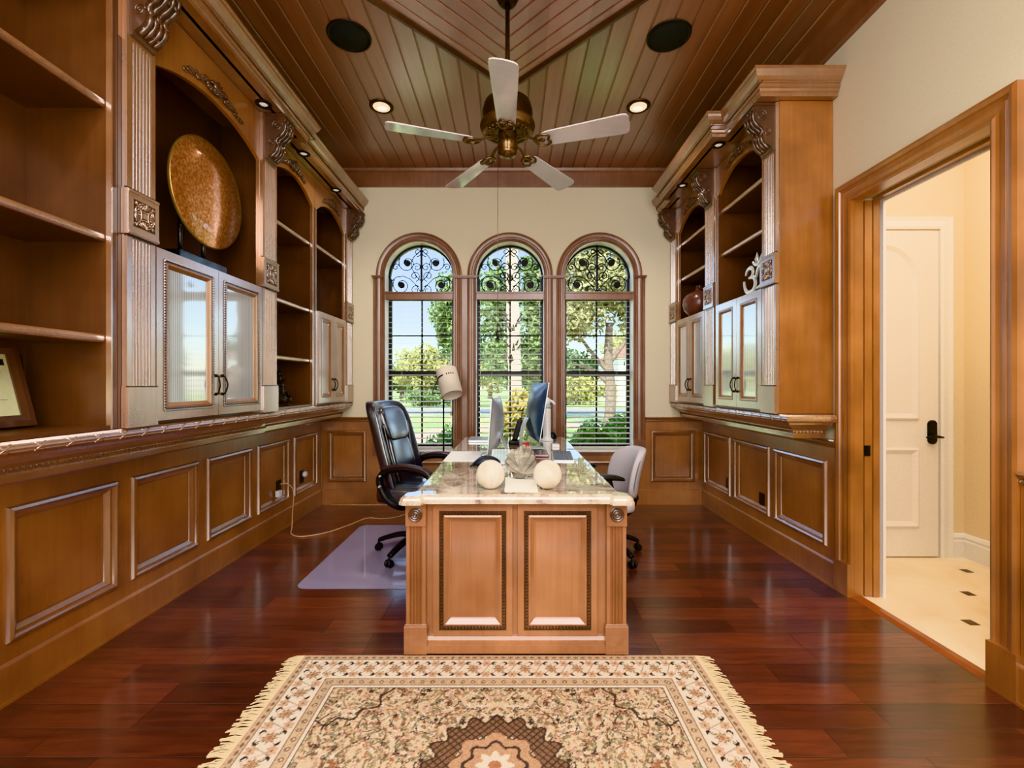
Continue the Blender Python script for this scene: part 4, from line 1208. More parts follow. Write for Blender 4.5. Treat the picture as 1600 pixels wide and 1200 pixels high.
def leaning_frame(y0, y1, xb, xt, h, fw, fm, label, doc):
    """a picture frame leaning on the back of the near left bookcase, facing the room"""
    ax = Vector((xt - xb, 0, math.sqrt(h * h - (xt - xb) ** 2))).normalized(); nz = Vector((ax.z, 0, -ax.x))
    base = Vector((xb, y0, zf + .006))
    def T(u, v, w):
        p = base + Vector((0, u, 0)) + ax * v + nz * w; return (p.x, p.y, p.z)
    W = y1 - y0
    t = thing('picture_frame', label, 'picture frame', (xb, (y0 + y1) / 2, zf))
    MB(T).sweep([(0, 0), (W, 0), (W, h), (0, h)], [(0, 0), (0, .014), (fw * .5, .018), (fw, .012), (fw, 0)], closed=True).build('frame', fm, t)
    MB(T).box(fw * .9, W - fw * .9, fw * .9, h - fw * .9, .002, .005).build('mat_board', M['doc'] if doc else M['screen'], t)
    if doc:
        m = MB(T)
        m.box(fw + .09, W - fw - .012, h - fw - .045, h - fw - .02, .0052, .0058)
        o = m.build('heading_bar', M['stand_black'], t)
        m = MB(T)
        for i in range(9):
            z = h - fw - .075 - i * .022
            if i in (3, 6): continue
            m.box(fw + .03, W - fw - .03 - (i * 37 % 5) * .012, z, z + .004, .0052, .0056)
        m.build('text_lines', M['doc_line'], t)
M['doc'] = plain('pale_green_document', (218, 222, 178), .35, coat=.6)
M['doc_line'] = plain('document_ink', (168, 176, 132), .6)
leaning_frame(1.34, 1.81, -1.93, -2.015, .338, .045, wood('walnut_frame', (60, 34, 22), (78, 46, 30), (96, 60, 42)), 'walnut framed certificate with green paper leaning in the near left bookcase', True)
leaning_frame(1.55, 1.872, -2.02, -2.062, .29, .03, M['black'], 'thin black picture frame tucked behind the walnut certificate frame', False)
# ------------------------------------------------------------------ desk
YD = 2.165
desk = thing('desk', 'long maple partner desk with rope-edged end panels and a granite top', 'desk', (.025, 3.28, 0))
TDk = lambda u, v, w: (u, YD - w, v)
XLd, XRd = -.505, .545
b = MB()
b.box(XLd + .015, XRd - .015, YD, 2.66, .02, .733)
b.build('front_pedestal', M['wood_desk'], desk, bevel=.002)
b = MB(); b.box(XLd + .015, XRd - .015, 3.93, 4.40, .02, .733); b.build('rear_pedestal', M['wood_desk'], desk, bevel=.002)
b = MB(); b.box(XLd + .30, XLd + .322, 2.66, 3.93, .62, .733); b.box(XRd - .322, XRd - .30, 2.66, 3.93, .62, .733); b.build('apron', M['wood_desk'], desk)
b = MB(); b.box(0.0, .03, 2.66, 3.93, .08, .733); b.build('modesty_panel', M['wood_desk'], desk)
# base moulding across the front
b = MB(TDk)
b.add(*_ext([(0, .015), (.03, .015), (.03, .05), (.02, .056), (.018, .072), (.012, .088), (0, .09)], XLd + .09, XRd - .09), T=lambda u, v, w: TDk(u, v, w))
b.build('base_moulding', M['wood_desk'], desk)
def fix(prof): return prof
for (a, c) in ((XLd - .002, XLd + .092), (XRd - .092, XRd + .002)):
    p = MB(TDk)
    p.prism(flute_poly(a, c, .0, .022, 4, .016), .145, .62, T=lambda q, r, s_: TDk(q, s_, r))
    p.box(a - .008, c + .008, .012, .145, -.02, .034)
    p.box(a - .005, c + .005, .145, .152, -.01, .028)
    po = p.build('pilaster', M['wood_desk'], desk, bevel=.0015)
    p = MB(TDk); p.box(a - .002, c + .002, .62, .733, 0.0, .03)
    rb = p.build('rosette_block', M['wood_desk'], po, bevel=.002)
    p = MB(TDk); uc = (a + c) / 2; zc = .678
    for (r1, th) in ((.034, .006), (.024, .005), (.012, .006)):
        ring = [(uc + r1 * math.cos(t), zc + r1 * math.sin(t)) for t in [2 * PI * i / 28 for i in range(28)]]
        p.sweep(ring, [(0, .029), (0, .03 + th), (.004, .03 + th + .002), (.008, .03 + th), (.008, .029)], closed=True)
    p.sphere((uc, zc, .031), (.007, .007, .006), 10, 6)
    p.build('rosette', M['carved'], rb)
def desk_door(u0, u1, z0, z1, T=TDk, par=desk, rope=True):
    f = .043; w0, w1 = .001, .02
    d = MB(T)
    d.box(u0, u0 + f, z0, z1, w0, w1); d.box(u1 - f, u1, z0, z1, w0, w1)
    d.box(u0 + f, u1 - f, z0, z0 + f, w0, w1); d.box(u0 + f, u1 - f, z1 - f, z1, w0, w1)
    d.box(u0 + f, u1 - f, z0 + f, z1 - f, w0, w0 + .004)
    o = d.build('end_panel', M['wood_desk'], par)
    rect = lambda e: [(u0 + e, z0 + e), (u1 - e, z0 + e), (u1 - e, z1 - e), (u0 + e, z1 - e)]
    MB(T).sweep(rect(f - .004), [(.012, w1 - .008), (.012, w1 + .002), (.02, w1 + .004), (.028, w1 - .002), (.04, w0 + .008), (.046, w0 + .006), (.048, w0 + .003), (.012, w0 + .003)], closed=True).build('panel_moulding', M['wood_desk'], o)
    MB(T).sweep(rect(f - .014), [(0, w1 - .001), (0, w1 + .001), (.026, w1 + .001), (.026, w1 - .004)], closed=True).build('glazed_groove', M['glaze'], o)
    MB(T).beads([(a, c, w1 + .002) for a, c in rect(f - .001)], .0155, .0105, closed=True, tilt=.8).build('rope_moulding', M['carved'], o)
desk_door(-.378, .002, .092, .722)
desk_door(.028, .408, .092, .722)
# drawers on the long sides
def TDL(u, v, w): return (XLd + .015 - w, u, v)
def TDR(u, v, w): return (XRd - .015 + w, u, v)
for T in (TDL, TDR):
    for (ya, yb) in ((2.22, 2.64), (3.95, 4.38)):
        for (za, zb) in ((.09, .39), (.40, .56), (.57, .72)):
            d = MB(T); d.box(ya, yb, za, zb, .0005, .018); dr = d.build('drawer', M['wood_desk'], desk, bevel=.003)
            MB(T).sweep([(ya + .03, za + .03), (yb - .03, za + .03), (yb - .03, zb - .03), (ya + .03, zb - .03)], [(0, .017), (0, .021), (.006, .022), (.012, .017)], closed=True).build('drawer_moulding', M['glaze'], dr)
            k = MB(T); uc = (ya + yb) / 2; zz = (za + zb) / 2
            k.tube(smooth([T(uc - .045, zz, .018), T(uc - .04, zz, .038), T(uc, zz, .046), T(uc + .04, zz, .038), T(uc + .045, zz, .018)], 4), .005, 6, T=lambda *p: p)
            k.build('drawer_pull', M['alum'], dr)
# granite top with stepped, clipped corner blocks
ct = MB()
xl, xr = -.485, .53; yf, yb = 2.108, 4.455; px = .045; pl = .105
poly = [(xl - px + .02, yf - .028), (xl - px + pl, yf - .028), (xl - px + pl + .012, yf), (xr + px - pl - .012, yf), (xr + px - pl, yf - .028), (xr + px - .02, yf - .028), (xr + px, yf - .01), (xr + px, yf + .06), (xr, yf + .10), (xr, yb - .03), (xr - .03, yb), (xl + .03, yb), (xl, yb - .03), (xl, yf + .10), (xl - px, yf + .06), (xl - px, yf - .01)]
ct.sweep(poly, [(0, .7345), (0, .748), (.004, .751), (.004, .756), (.008, .764), (.015, .771), (.024, .775), (.03, .775), (.03, .7345)], closed=True)
def inset(poly, d):
    out = []
    k = len(poly); P = [Vector(p) for p in poly]
    for i in range(k):
        d0 = (P[i] - P[i - 1]).normalized(); d1 = (P[(i + 1) % k] - P[i]).normalized()
        n0 = Vector((-d0.y, d0.x)); n1 = Vector((-d1.y, d1.x)); mm = (n0 + n1).normalized()
        q = P[i] + mm * d / max(.25, mm.dot(n0)); out.append((q.x, q.y))
    return out
ip = inset(poly, .029)
ct.prism(ip, .735, .77495)
ct.build('granite_top', M['granite'], desk)

# ------------------------------------------------------------------ chairs
def caster_base(root, r=.31, a0=0.0, n=5, mat='black', h=.10):
    for i in range(n):
        a = a0 + 2 * PI * i / n; c, s = math.cos(a), math.sin(a)
        m = MB()
        P = smooth([(c * .03, s * .03, h + .035), (c * .14, s * .14, h + .035), (c * .25, s * .25, h + .005), (c * r, s * r, h - .022)], 5)
        k = len(P); m.tube(P, [(.024 - .008 * j / k, .034 - .012 * j / k) for j in range(k)], 8)
        m.build('base_leg', M[mat], root, local=True)
        m = MB(); cx, cy = c * (r + .004), s * (r + .004)
        ax = Vector((-s, c, 0))
        for sg in (-1, 1):
            p0 = Vector((cx, cy, .0275)) + ax * (.006 * sg); p1 = p0 + ax * (.018 * sg)
            m.tube([p0, p0 + (p1 - p0) * .3, p1], [.022, .0275, .024], 16)
        m.cyl((cx, cy, .03), (cx, cy, h - .02), .009, n=8)
        m.sphere((cx, cy, .043), (.02, .02, .017), 10, 6)
        m.build('caster', M[mat], root, local=True)

ec = thing('office_chair', 'black leather high-backed office chair on a clear mat left of the desk', 'chair', (-.72, 3.45, .0045), R(-14))
m = MB()
def seatdef(x, y, z):
    z += -.02 * max(0, x / .26) ** 2 + (.02 * (abs(y) / .26) ** 3 if z > 0 else 0)
    return (x, y, z)
m.sq((.02, 0, .475), (.27, .265, .062), .35, .35, 36, 14, seatdef); m.build('seat', M['leather'], ec, local=True)
m = MB()
for sg in (-1, 1):
    m.sq((-.02, sg * .17, .53), (.21, .075, .03), .6, .5, 24, 10, lambda x, y, z: (x, y, z))
m.build('seat_bolster', M['leather'], ec, local=True)
m = MB(); m.sq((.03, 0, .533), (.2, .12, .02), .5, .4, 24, 8); m.build('seat_cushion', M['leather'], ec, local=True)
def lean(z): return -.155 - .27 * (z - .5) - .06 * max(0, (z - .95))
def backdef(x, y, z):
    zz = z + .80
    t = (z / .36)
    wsc = 1.0 - .10 * max(0, t) ** 2 - .08 * max(0, -t) ** 2
    x2 = x + .07 * (abs(y) / .26) ** 2.4
    return (x2 + lean(zz), y * wsc, z)
m = MB(); m.sq((0, 0, .80), (.055, .265, .365), .28, .45, 40, 28, backdef); m.build('backrest', M['leather'], ec, local=True)
m = MB()
def hd_(x, y, z): return (x + lean(z + .99) + .055 + .05 * (abs(y) / .26) ** 2, y * (1 - .12 * max(0, -z / .13)), z)
m.sq((0, 0, .99), (.05, .175, .135), .5, .5, 32, 18, hd_); m.build('headrest', M['leather'], ec, local=True)
m = MB()
m.sq((0, 0, .72), (.045, .155, .19), .45, .4, 32, 18, lambda x, y, z: (x + lean(z + .72) + .05 + .03 * (abs(y) / .2) ** 2, y, z)); m.build('back_cushion', M['leather'], ec, local=True)
for sg in (-1, 1):
    m = MB()
    m.tube(smooth([(lean(.95) + .085, sg * .19, 1.0), (lean(.8) + .08, sg * .175, .82), (lean(.65) + .08, sg * .17, .68), (lean(.58) + .07, sg * .17, .56)], 5), .006, 6)
    m.build('piping', M['leather'], ec, local=True)
    y = sg * .305
    m = MB()
    P = smooth([(.24, y, .635), (.20, y, .675), (.07, y, .70), (-.03, y, .695), (-.11, y, .672), (-.155, y * .98, .62), (-.145, y * .97, .55), (-.10, y * .94, .47), (-.03, y * .8, .415), (0, y * .5, .40)], 5)
    m.tube(P, [(.026, .03)] * len(P), 8, flat=(0, 0, 1)); ar = m.build('armrest', M['black'], ec, local=True)
    m = MB()
    P = smooth([(.245, y, .652), (.2, y, .694), (.07, y, .72), (-.03, y, .716), (-.12, y, .694)], 5)
    m.tube(P, [(.014, .034)] * len(P), 10, flat=(0, 0, 1)); m.build('arm_pad', M['armpad'], ar, local=True)
    m = MB()
    for (x, z) in ((-.135, .645), (-.14, .57)): m.cyl((x, y - sg * .0, z), (x, y + sg * .034, z), .008, n=8)
    m.build('bolt', M['alum'], ar, local=True)
m = MB(); m.box(-.14, .12, -.09, .09, .37, .415); m.build('tilt_mechanism', M['black'], ec, local=True, bevel=.01)
m = MB(); m.lathe([(.05, .10), (.05, .17), (.03, .18), (.03, .27), (.022, .275), (.022, .38)], 18); m.build('gas_lift', M['black'], ec, local=True)
m = MB(); m.lathe([(.055, .11), (.06, .12), (.06, .15), (.05, .155)], 18); m.build('hub', M['black'], ec, local=True)
caster_base(ec, .32, R(171 + 14))

tc_ = thing('task_chair', 'low grey upholstered task chair with black arms right of the desk', 'chair', (.68, 3.42, 0), R(191))
m = MB(); m.sq((.02, 0, .40), (.23, .235, .045), .4, .45, 32, 12, lambda x, y, z: (x, y, z - .03 * max(0, x / .23) ** 3)); m.build('seat', M['grey_fabric'], tc_, local=True)
def tb(x, y, z):
    t = z / .21
    w = 1 - .16 * max(0, t) ** 2 - .1 * max(0, -t) ** 2
    return (x + .10 * (abs(y) / .24) ** 2 - .06 * t * t * .6 - .05 * t, y * w, z)
m = MB(); m.sq((-.245, 0, .625), (.05, .215, .188), .5, .62, 36, 22, tb); bk = m.build('backrest', M['grey_fabric'], tc_, local=True)
m = MB()
def rimp(t):
    x, y, z = -.012, .212 * math.copysign(abs(math.cos(t)) ** .62, math.cos(t)), .183 * math.copysign(abs(math.sin(t)) ** .55, math.sin(t))
    p = tb(x, y, z); return (p[0] - .245, p[1], p[2] + .625)
m.tube([rimp(2 * PI * i / 48) for i in range(48)], .0055, 6, closed=True); m.build('seam', M['key_grey'], bk, local=True)
m = MB(); P = smooth([(-.28, 0, .58), (-.275, 0, .46), (-.25, 0, .34), (-.17, 0, .30), (-.03, 0, .32)], 5); m.tube(P, [(.012, .03)] * len(P), 8); m.build('back_support', M['black'], tc_, local=True)
m = MB(); m.box(-.03, .03, -.03, .03, 0, 0) if False else m.sphere((-.285, 0, .42), (.02, .03, .03), 10, 8); m.build('adjusting_knob', M['black'], tc_, local=True)
for sg in (-1, 1):
    y = sg * .27
    m = MB(); P = smooth([(.03, sg * .1, .345), (.03, y, .36), (.03, y, .5), (.06, y, .625)], 5); m.tube(P, [(.018, .03)] * len(P), 8); ar = m.build('armrest', M['black'], tc_, local=True)
    m = MB(); m.sq((.07, y, .645), (.135, .042, .018), .6, .6, 24, 10, lambda x, y_, z: (x, y_, z - .02 * (x / .13) ** 2)); m.build('arm_pad', M['black'], ar, local=True)
m = MB(); m.box(-.12, .12, -.08, .08, .315, .357); m.build('tilt_mechanism', M['black'], tc_, local=True, bevel=.01)
m = MB(); m.lathe([(.045, .09), (.045, .16), (.028, .165), (.028, .32)], 18); m.build('gas_lift', M['black'], tc_, local=True)
caster_base(tc_, .31, R(15 - 191))

def rrect(x0, x1, y0, y1, r, n=6):
    P = []
    for (cx, cy, a) in ((x1 - r, y0 + r, -PI / 2), (x1 - r, y1 - r, 0), (x0 + r, y1 - r, PI / 2), (x0 + r, y0 + r, PI)):
        P += [(cx + r * math.cos(a + PI / 2 * i / n), cy + r * math.sin(a + PI / 2 * i / n)) for i in range(n + 1)]
    return P
o = MB().prism(rrect(-1.385, -.535, 2.84, 4.12, .07), .001, .004).build('chair_mat', M['chairmat'], origin='base')
tag(o, 'clear plastic chair mat on the floor left of the desk', 'chair mat')

# ------------------------------------------------------------------ things on the desk
ZT = .7752
for (x, lab, mrot) in ((-.108, 'left of the two pale polished stone balls at the front of the desk', .3), (.178, 'right of the two pale polished stone balls at the front of the desk', 1.1)):
    m = MB(); m.sphere((x, 2.25, ZT + .0715), .0715, 40, 24); o = m.build('stone_ball', M['sphere'], origin='base'); tag(o, lab, 'ball', group='polished stone balls')
    o.rotation_euler = (0, 0, mrot)
# rough crystal
rs = random.Random(12)
m = MB(); cx, cy = .042, 2.46
def cry(x, y, z):
    t = (z + .1) / .2
    w = .55 + .55 * min(1, t * 1.3)
    return (x * w + (.006 * math.sin(z * 90) + .004 * math.sin(z * 160 + x * 60)), y * w, z + .01 * math.sin(x * 70) + .006 * math.sin(x * 130))
core = MB(); core.sq((cx, cy + .015, ZT + .088), (.06, .034, .08), .6, .7, 12, 9, lambda x, y, z: (x * (.75 + 2.2 * (z + .08)), y, z)); core.sm = [False] * len(core.sm)
m.v, m.f, m.sm = core.v, core.f, core.sm
for i in range(30):
    t_ = (i + .5) / 30
    a = -.1 + 2.9 * t_ + rs.uniform(-.08, .08)
    L = rs.uniform(.125, .165) * (1.0 - .36 * abs(math.cos(a)) ** 1.5)
    base = Vector((cx + .012, cy - .012 - .03 * rs.random(), ZT + .045))
    dr = Vector((math.cos(a) * .8, rs.uniform(-.12, .12), math.sin(a))).normalized()
    sd = dr.cross(Vector((.25 * rs.uniform(-1, 1), 1, .2 * rs.uniform(-1, 1))).normalized()).normalized(); ot = dr.cross(sd)
    wd = rs.uniform(.011, .02); th = rs.uniform(.003, .006)
    p0 = base; p1 = base + dr * L; vs = []
    for (q_, k) in ((p0, .35), (p0 + dr * L * .7, 1.0), (p1, rs.uniform(.35, .9))):
        for (q, e) in ((1, 1), (-1, 1), (-1, -1), (1, -1)): vs.append(q_ + sd * wd * q * k + ot * th * e)
    fs = [(0, 1, 2, 3), (8, 11, 10, 9)]
    for r_i in range(2):
        for j in range(4): fs.append((r_i * 4 + j, r_i * 4 + (j + 1) % 4, r_i * 4 + 4 + (j + 1) % 4, r_i * 4 + 4 + j))
    m.add(vs, fs)
lo = min(p[2] for p in m.v); m.v = [(p[0], p[1], p[2] + (ZT + .005 - lo)) if True else p for p in m.v]
o = m.build('crystal', M['rough_stone'], origin='base'); tag(o, 'rough grey-beige crystal cluster standing between the two stone balls', 'crystal')
o = MB().prism(rrect(-.036, .128, 2.185, 2.50, .004), ZT, ZT + .004).build('card', M['cardpaper'], origin='base'); tag(o, 'blank cream card lying on the desk between the stone balls under the crystal', 'card')

def computer(name, label, loc, rot, w, h, zc, backmat, tilt=0.0, foot=True):
    """all-in-one screen: local +x is the way the screen faces; origin on the desk top"""
    t = thing(name, label, 'computer', loc, rot)
    ct, st = math.cos(tilt), math.sin(tilt)
    def T(x, y, z): return (x * ct + (z - .12) * st, y, (z - .12) * ct - x * st + .12)
    z0 = zc - h / 2
    p = MB(T); p.prism(rrect(-w / 2, w / 2, z0, z0 + h, .012), 0.0, .006, T=lambda a, b_, c: T(c, a, b_)); p.build('bezel', M['alum'], t, local=True)
    p = MB(T); p.box(.0062, .0075, -w / 2 + .012, w / 2 - .012, z0 + .055, z0 + h - .012); p.build('screen', M['screen'], t, local=True)
    p = MB()
    nu, nv = 20, 14; vs = []; fs = []
    for i in range(nu + 1):
        for j in range(nv + 1):
            y = -w / 2 + w * i / nu; z = z0 + h * j / nv
            a = 1 - (2 * i / nu - 1) ** 2; b_ = 1 - (2 * j / nv - 1) ** 2
            d = .06 * (max(a, 0) ** .7) * (max(b_, 0) ** .6)
            vs.append(T(-.0005 - .003 - d, y, z))
    for i in range(nu):
        for j in range(nv):
            q = i * (nv + 1) + j; fs.append((q, q + nv + 1, q + nv + 2, q + 1))
    p.add(vs, fs, True)
    p.build('back_shell', backmat, t, local=True)
    st_ = MB(); P = [(-.045, 0, zc - .06), (-.08, 0, zc - .14), (-.095, 0, .05), (-.09, 0, .012), (-.07, 0, .0075), (.09, 0, .0075)]
    P = smooth(P, 5)
    st_.tube(P, [(.0035, .085)] * len(P), 10, flat=(.7, 0, .7)); st_.build('stand', M['alum'], t, local=True)
    return t
computer('computer', 'slim silver all-in-one computer seen edge-on, facing the black leather chair', (-.135, 3.32, ZT), PI - R(5), .528, .40, .225, M['alum'], R(-4))
computer('computer', 'larger slate-blue all-in-one computer turned away toward the grey chair', (.165, 3.64, ZT), R(8), .62, .45, .315, M['alum_dark'], R(9))

def keyboard(label, x, y, L, W, rot, base, keys, rows=5, cols=14):
    t = thing('keyboard' if cols > 8 else 'keypad', label, 'keyboard', (x, y, ZT), rot)
    m = MB().prism(rrect(-W / 2, W / 2, -L / 2, L / 2, .008), .0, .009); m.build('keyboard_base', base, t, local=True, bevel=.001)
    k = MB(); 
    for i in range(rows):
        for j in range(cols):
            x0 = -W / 2 + .008 + i * (W - .016) / rows; y0 = -L / 2 + .01 + j * (L - .02) / cols
            k.box(x0 + .001, x0 + (W - .016) / rows - .002, y0 + .001, y0 + (L - .02) / cols - .002, .0092, .012)
    k.build('key', keys, t, local=True)
    return t
keyboard('silver keyboard with grey keys lying on the right side of the desk', .365, 3.24, .43, .15, R(-4), M['alum'], M['key_grey'])
kp = keyboard('pale tilted keypad beside the foot of the silver computer', -.075, 2.985, .17, .12, 0, M['white_plastic'], M['key_pale'], rows=5, cols=6)
kp.rotation_euler = (R(24), 0, 0); kp.location.z = ZT + .036
m = MB().prism(rrect(-.47, -.17, 3.04, 3.48, .004), ZT, ZT + .002); o = m.build('paper', M['paper'], origin='base'); tag(o, 'large sheet of white paper on the left edge of the desk', 'paper')
t = thing('laptop', 'closed silver laptop at the far left corner of the desk', 'laptop', (-.29, 4.18, ZT))
MB().prism(rrect(-.40, -.17, 4.02, 4.33, .015), ZT + .002, ZT + .012).build('laptop_base', M['alum'], t)
MB().prism(rrect(-.40, -.17, 4.02, 4.33, .015), ZT + .0125, ZT + .019).build('laptop_lid', M['alum'], t, bevel=.002)
m = MB()
def pd_(x, y, z): return (x, y + .0, z * (1 - .5 * abs(x / .1) ** 2) - .004 * 0)
m.sq((-.165, 2.86, ZT + .036), (.092, .05, .034), .8, .7, 28, 12, lambda x, y, z: (x, y, (z + .034) * (1 - .72 * (x / .092) ** 2 * (1 if x < 0 else .5)) - .034))
m.tube(smooth([(-.235, 2.84, ZT + .02), (-.255, 2.825, ZT + .012), (-.262, 2.815, ZT + .006)], 4), [.008] * 4 + [.006] * 4 + [.004], 6)
lo = min(p[2] for p in m.v); m.v = [(p[0], p[1], p[2] - lo + ZT + .0005) for p in m.v]
o = m.build('pouch', M['pouch'], origin='base'); tag(o, 'black padded pouch on the desk behind the left stone ball', 'pouch')
t = thing('desk_phone', 'black cordless phone leaning in its cradle between the computers', 'phone', (.015, 3.92, ZT))
Tp = lambda x, y, z: (.015 + x + .28 * z, 3.92 + y, ZT + z)
MB(Tp).box(-.05, .05, -.06, .06, .001, .035).build('cradle', M['black'], t, bevel=.01)
MB(Tp).box(-.028, .022, -.027, .027, .036, .21).build('handset', M['black'], t, bevel=.01)
m = MB(); m.tube(smooth([Tp(-.0, .0, .205), (.085, 3.93, ZT + .24), (.095, 3.94, ZT + .29), (.105, 3.95, ZT + .31)], 4), .004, 6); m.build('antenna', M['black'], t)
m = MB(); m.sphere((.095, 3.50, ZT + .032), (.03, .03, .0315), 18, 12); m.sphere((.118, 3.53, ZT + .045), (.02, .02, .02), 12, 8)
o = m.build('paper_weight', M['red'], origin='base'); tag(o, 'small round red ornament behind the crystal', 'ornament')
t = thing('wooden_box', 'low dark mahogany box on the desk behind the right stone ball', 'box', (.195, 3.02, ZT))
MB().box(.15, .24, 2.93, 3.15, ZT + .0005, ZT + .04).build('box_body', M['mahogany'], t, bevel=.004)
MB().box(.147, .243, 2.927, 3.153, ZT + .042, ZT + .062).build('box_lid', M['mahogany'], t, bevel=.005)
t = thing('dispenser', 'slim white pump dispenser with a pale collar behind the slate-blue computer', 'dispenser', (.325, 4.15, ZT))
M['pale_blue'] = plain('pale_blue_collar', (168, 206, 218), .4)
MB().lathe([(.0, 0), (.055, 0), (.058, .01), (.036, .025), (.034, .05), (.034, .29), (.03, .30), (0, .30)], 24, (.325, 4.15, ZT)).build('body', M['white_plastic'], t)
MB().lathe([(.0, .3005), (.032, .3005), (.034, .31), (.034, .325), (.03, .33), (0, .33)], 24, (.325, 4.15, ZT)).build('collar', M['pale_blue'], t)
m = MB(); m.lathe([(0, .3305), (.026, .3305), (.028, .35), (.024, .39), (.012, .40), (0, .402)], 20, (.325, 4.15, ZT)); m.tube(smooth([(.345, 4.15, ZT + .375), (.375, 4.15, ZT + .36), (.395, 4.15, ZT + .335)], 4), .011, 8); m.build('pump_head', M['white_plastic'], t)
t = thing('black_puck', 'small black domed gadget on the far right of the desk', 'gadget', (.385, 4.33, ZT))
MB().lathe([(0, 0), (.045, 0), (.05, .012), (.048, .03), (.036, .052), (.02, .06), (0, .061)], 28, (.385, 4.33, ZT)).build('dome', M['black'], t)
MB().lathe([(0, .0615), (.012, .0615), (.012, .063), (0, .063)], 16, (.385, 4.33, ZT)).build('button', M['key_grey'], t)
m = MB().box(.335, .395, 3.72, 3.80, ZT, ZT + .022); o = m.build('note_block', M['white_plastic'], origin='base', bevel=.003); tag(o, 'small white note block beside the foot of the slate-blue computer', 'note block')

# ------------------------------------------------------------------ floor lamp
lx, ly = -.695, 4.55
fl_ = thing('floor_lamp', 'black floor lamp with a tilted cream cylinder shade before the left window', 'floor lamp', (lx, ly, 0))
MB().lathe([(0, .001), (.13, .001), (.132, .01), (.12, .018), (.02, .024), (0, .024)], 32, (lx, ly, 0)).build('lamp_base', M['black'], fl_)
MB().cyl((lx, ly, .022), (lx, ly, 1.22), .009, n=10).build('pole', M['black'], fl_)
sc = Vector((-.622, 4.44, 1.315)); ax = Vector((.28, -.40, -.87)).normalized()
Rm = ax.to_track_quat('Z', 'Y').to_matrix()
m = MB(); L = .145; r = .104
m.lathe([(.0, -L), (r - .012, -L), (r - .002, -L + .006), (r, -L + .015), (r, L), (r - .004, L), (r - .004, -L + .02), (0, -L + .012)], 40, sc, Rm); sh = m.build('lamp_shade', M['lamp_shade'], fl_)
def onshade(t, z, rr=r): 
    p = Rm @ Vector((math.cos(t) * rr, math.sin(t) * rr, z)); return sc + p
# find the angle that faces the camera
best = min(range(360), key=lambda d: onshade(R(d), 0).y)
m = MB()
for i in range(4):
    t0 = R(best) ; 
    for sgn in (1,):
        a = t0 + sgn * (.12 + .2 * i)
        ps = [onshade(a + da, -.05 + dz, rr) for da, dz, rr in ((0, -.008, r + .0004), (.11, -.008, r + .0004), (.11, .008, r + .0004), (0, .008, r + .0004))]
        m.add(ps, [(0, 1, 2, 3)])
slots = m
def side_x(a): return onshade(a, -.05).x
if side_x(R(best) + .5) < side_x(R(best) - .5):
    sg = -1
else: sg = 1
m = MB()
for i in range(4):
    a = R(best) + sg * (.05 + .21 * i)
    m.add([onshade(a, -.058, r + .0006), onshade(a + sg * .12, -.058, r + .0006), onshade(a + sg * .12, -.042, r + .0006), onshade(a, -.042, r + .0006)], [(0, 1, 2, 3)])
m.build('vent_slot', M['black'], sh)
m = MB(); P = [onshade(R(best) - sg * (.25 + .13 * i), -.05, r + .003) for i in range(12)]
m.tube(P, [(.007, .003)] * 12, 6); m.build('clamp_band', M['black'], fl_)
m = MB(); e = P[-3]; m.tube([P[7], (P[7].x - .055, P[7].y + .02, P[7].z - .13), (P[7].x - .045, P[7].y + .05, P[7].z - .135), (lx, ly, 1.20)], .0045, 6); m.tube([P[11], (lx, ly, 1.215)], .006, 6); m.build('bracket', M['black'], fl_)
MB().sphere(sc + ax * .04, (.035, .035, .045), 14, 10).build('bulb', M['white_plastic'], fl_)

# ------------------------------------------------------------------ ceiling fan
fan = thing('ceiling_fan', 'five-bladed ceiling fan with an ornate antique brass motor', 'ceiling fan', (FX, FY, 2.62))
MB().lathe([(0, H - .045), (.02, H - .14), (.05, H - .12), (.07, H - .08), (.075, H - .048), (0, H - .047)], 28, (FX, FY, 0)).build('canopy', M['brass_dark'], fan)
MB().cyl((FX, FY, 2.95), (FX, FY, H - .13), .013, n=12).build('downrod', M['brass_dark'], fan)
MB().lathe([(0, 2.99), (.03, 2.985), (.035, 2.95), (.10, 2.94), (.135, 2.92), (.146, 2.88), (.148, 2.82), (.142, 2.80)], 36, (FX, FY, 0), caps=False).build('motor_housing', M['brass_dark'], fan)
MB().lathe([(.143, 2.815), (.158, 2.805), (.160, 2.79), (.150, 2.775), (.152, 2.765), (.14, 2.755), (.12, 2.752)], 36, (FX, FY, 0), caps=False).build('motor_rim', M['brass'], fan)
m = MB()
m.lathe([(.14, 2.757), (.10, 2.752), (.06, 2.748), (0, 2.748)], 36, (FX, FY, 0))
for i in range(24):
    a = 2 * PI * i / 24
    for (rr, s) in ((.118, .011), (.096, .008)): m.sphere((FX + math.cos(a + rr * 9) * rr, FY + math.sin(a + rr * 9) * rr, 2.752), (s, s * .7, .006), 8, 5, Matrix.Rotation(a, 3, 'Z'))
m.build('ornate_plate', M['brass'], fan)
MB().lathe([(.05, 2.749), (.055, 2.735), (.05, 2.72), (.056, 2.70), (.058, 2.665), (.052, 2.655), (.054, 2.645), (.05, 2.628), (.03, 2.617), (0, 2.614)], 28, (FX, FY, 0)).build('switch_cup', M['brass'], fan)
M['blade'] = wood('glossy_fan_blade', (194, 186, 184), (206, 199, 197), (216, 210, 208), rough=.3, coat=1.0, coat_ior=2.4, axis='X', coat_rough=.1)
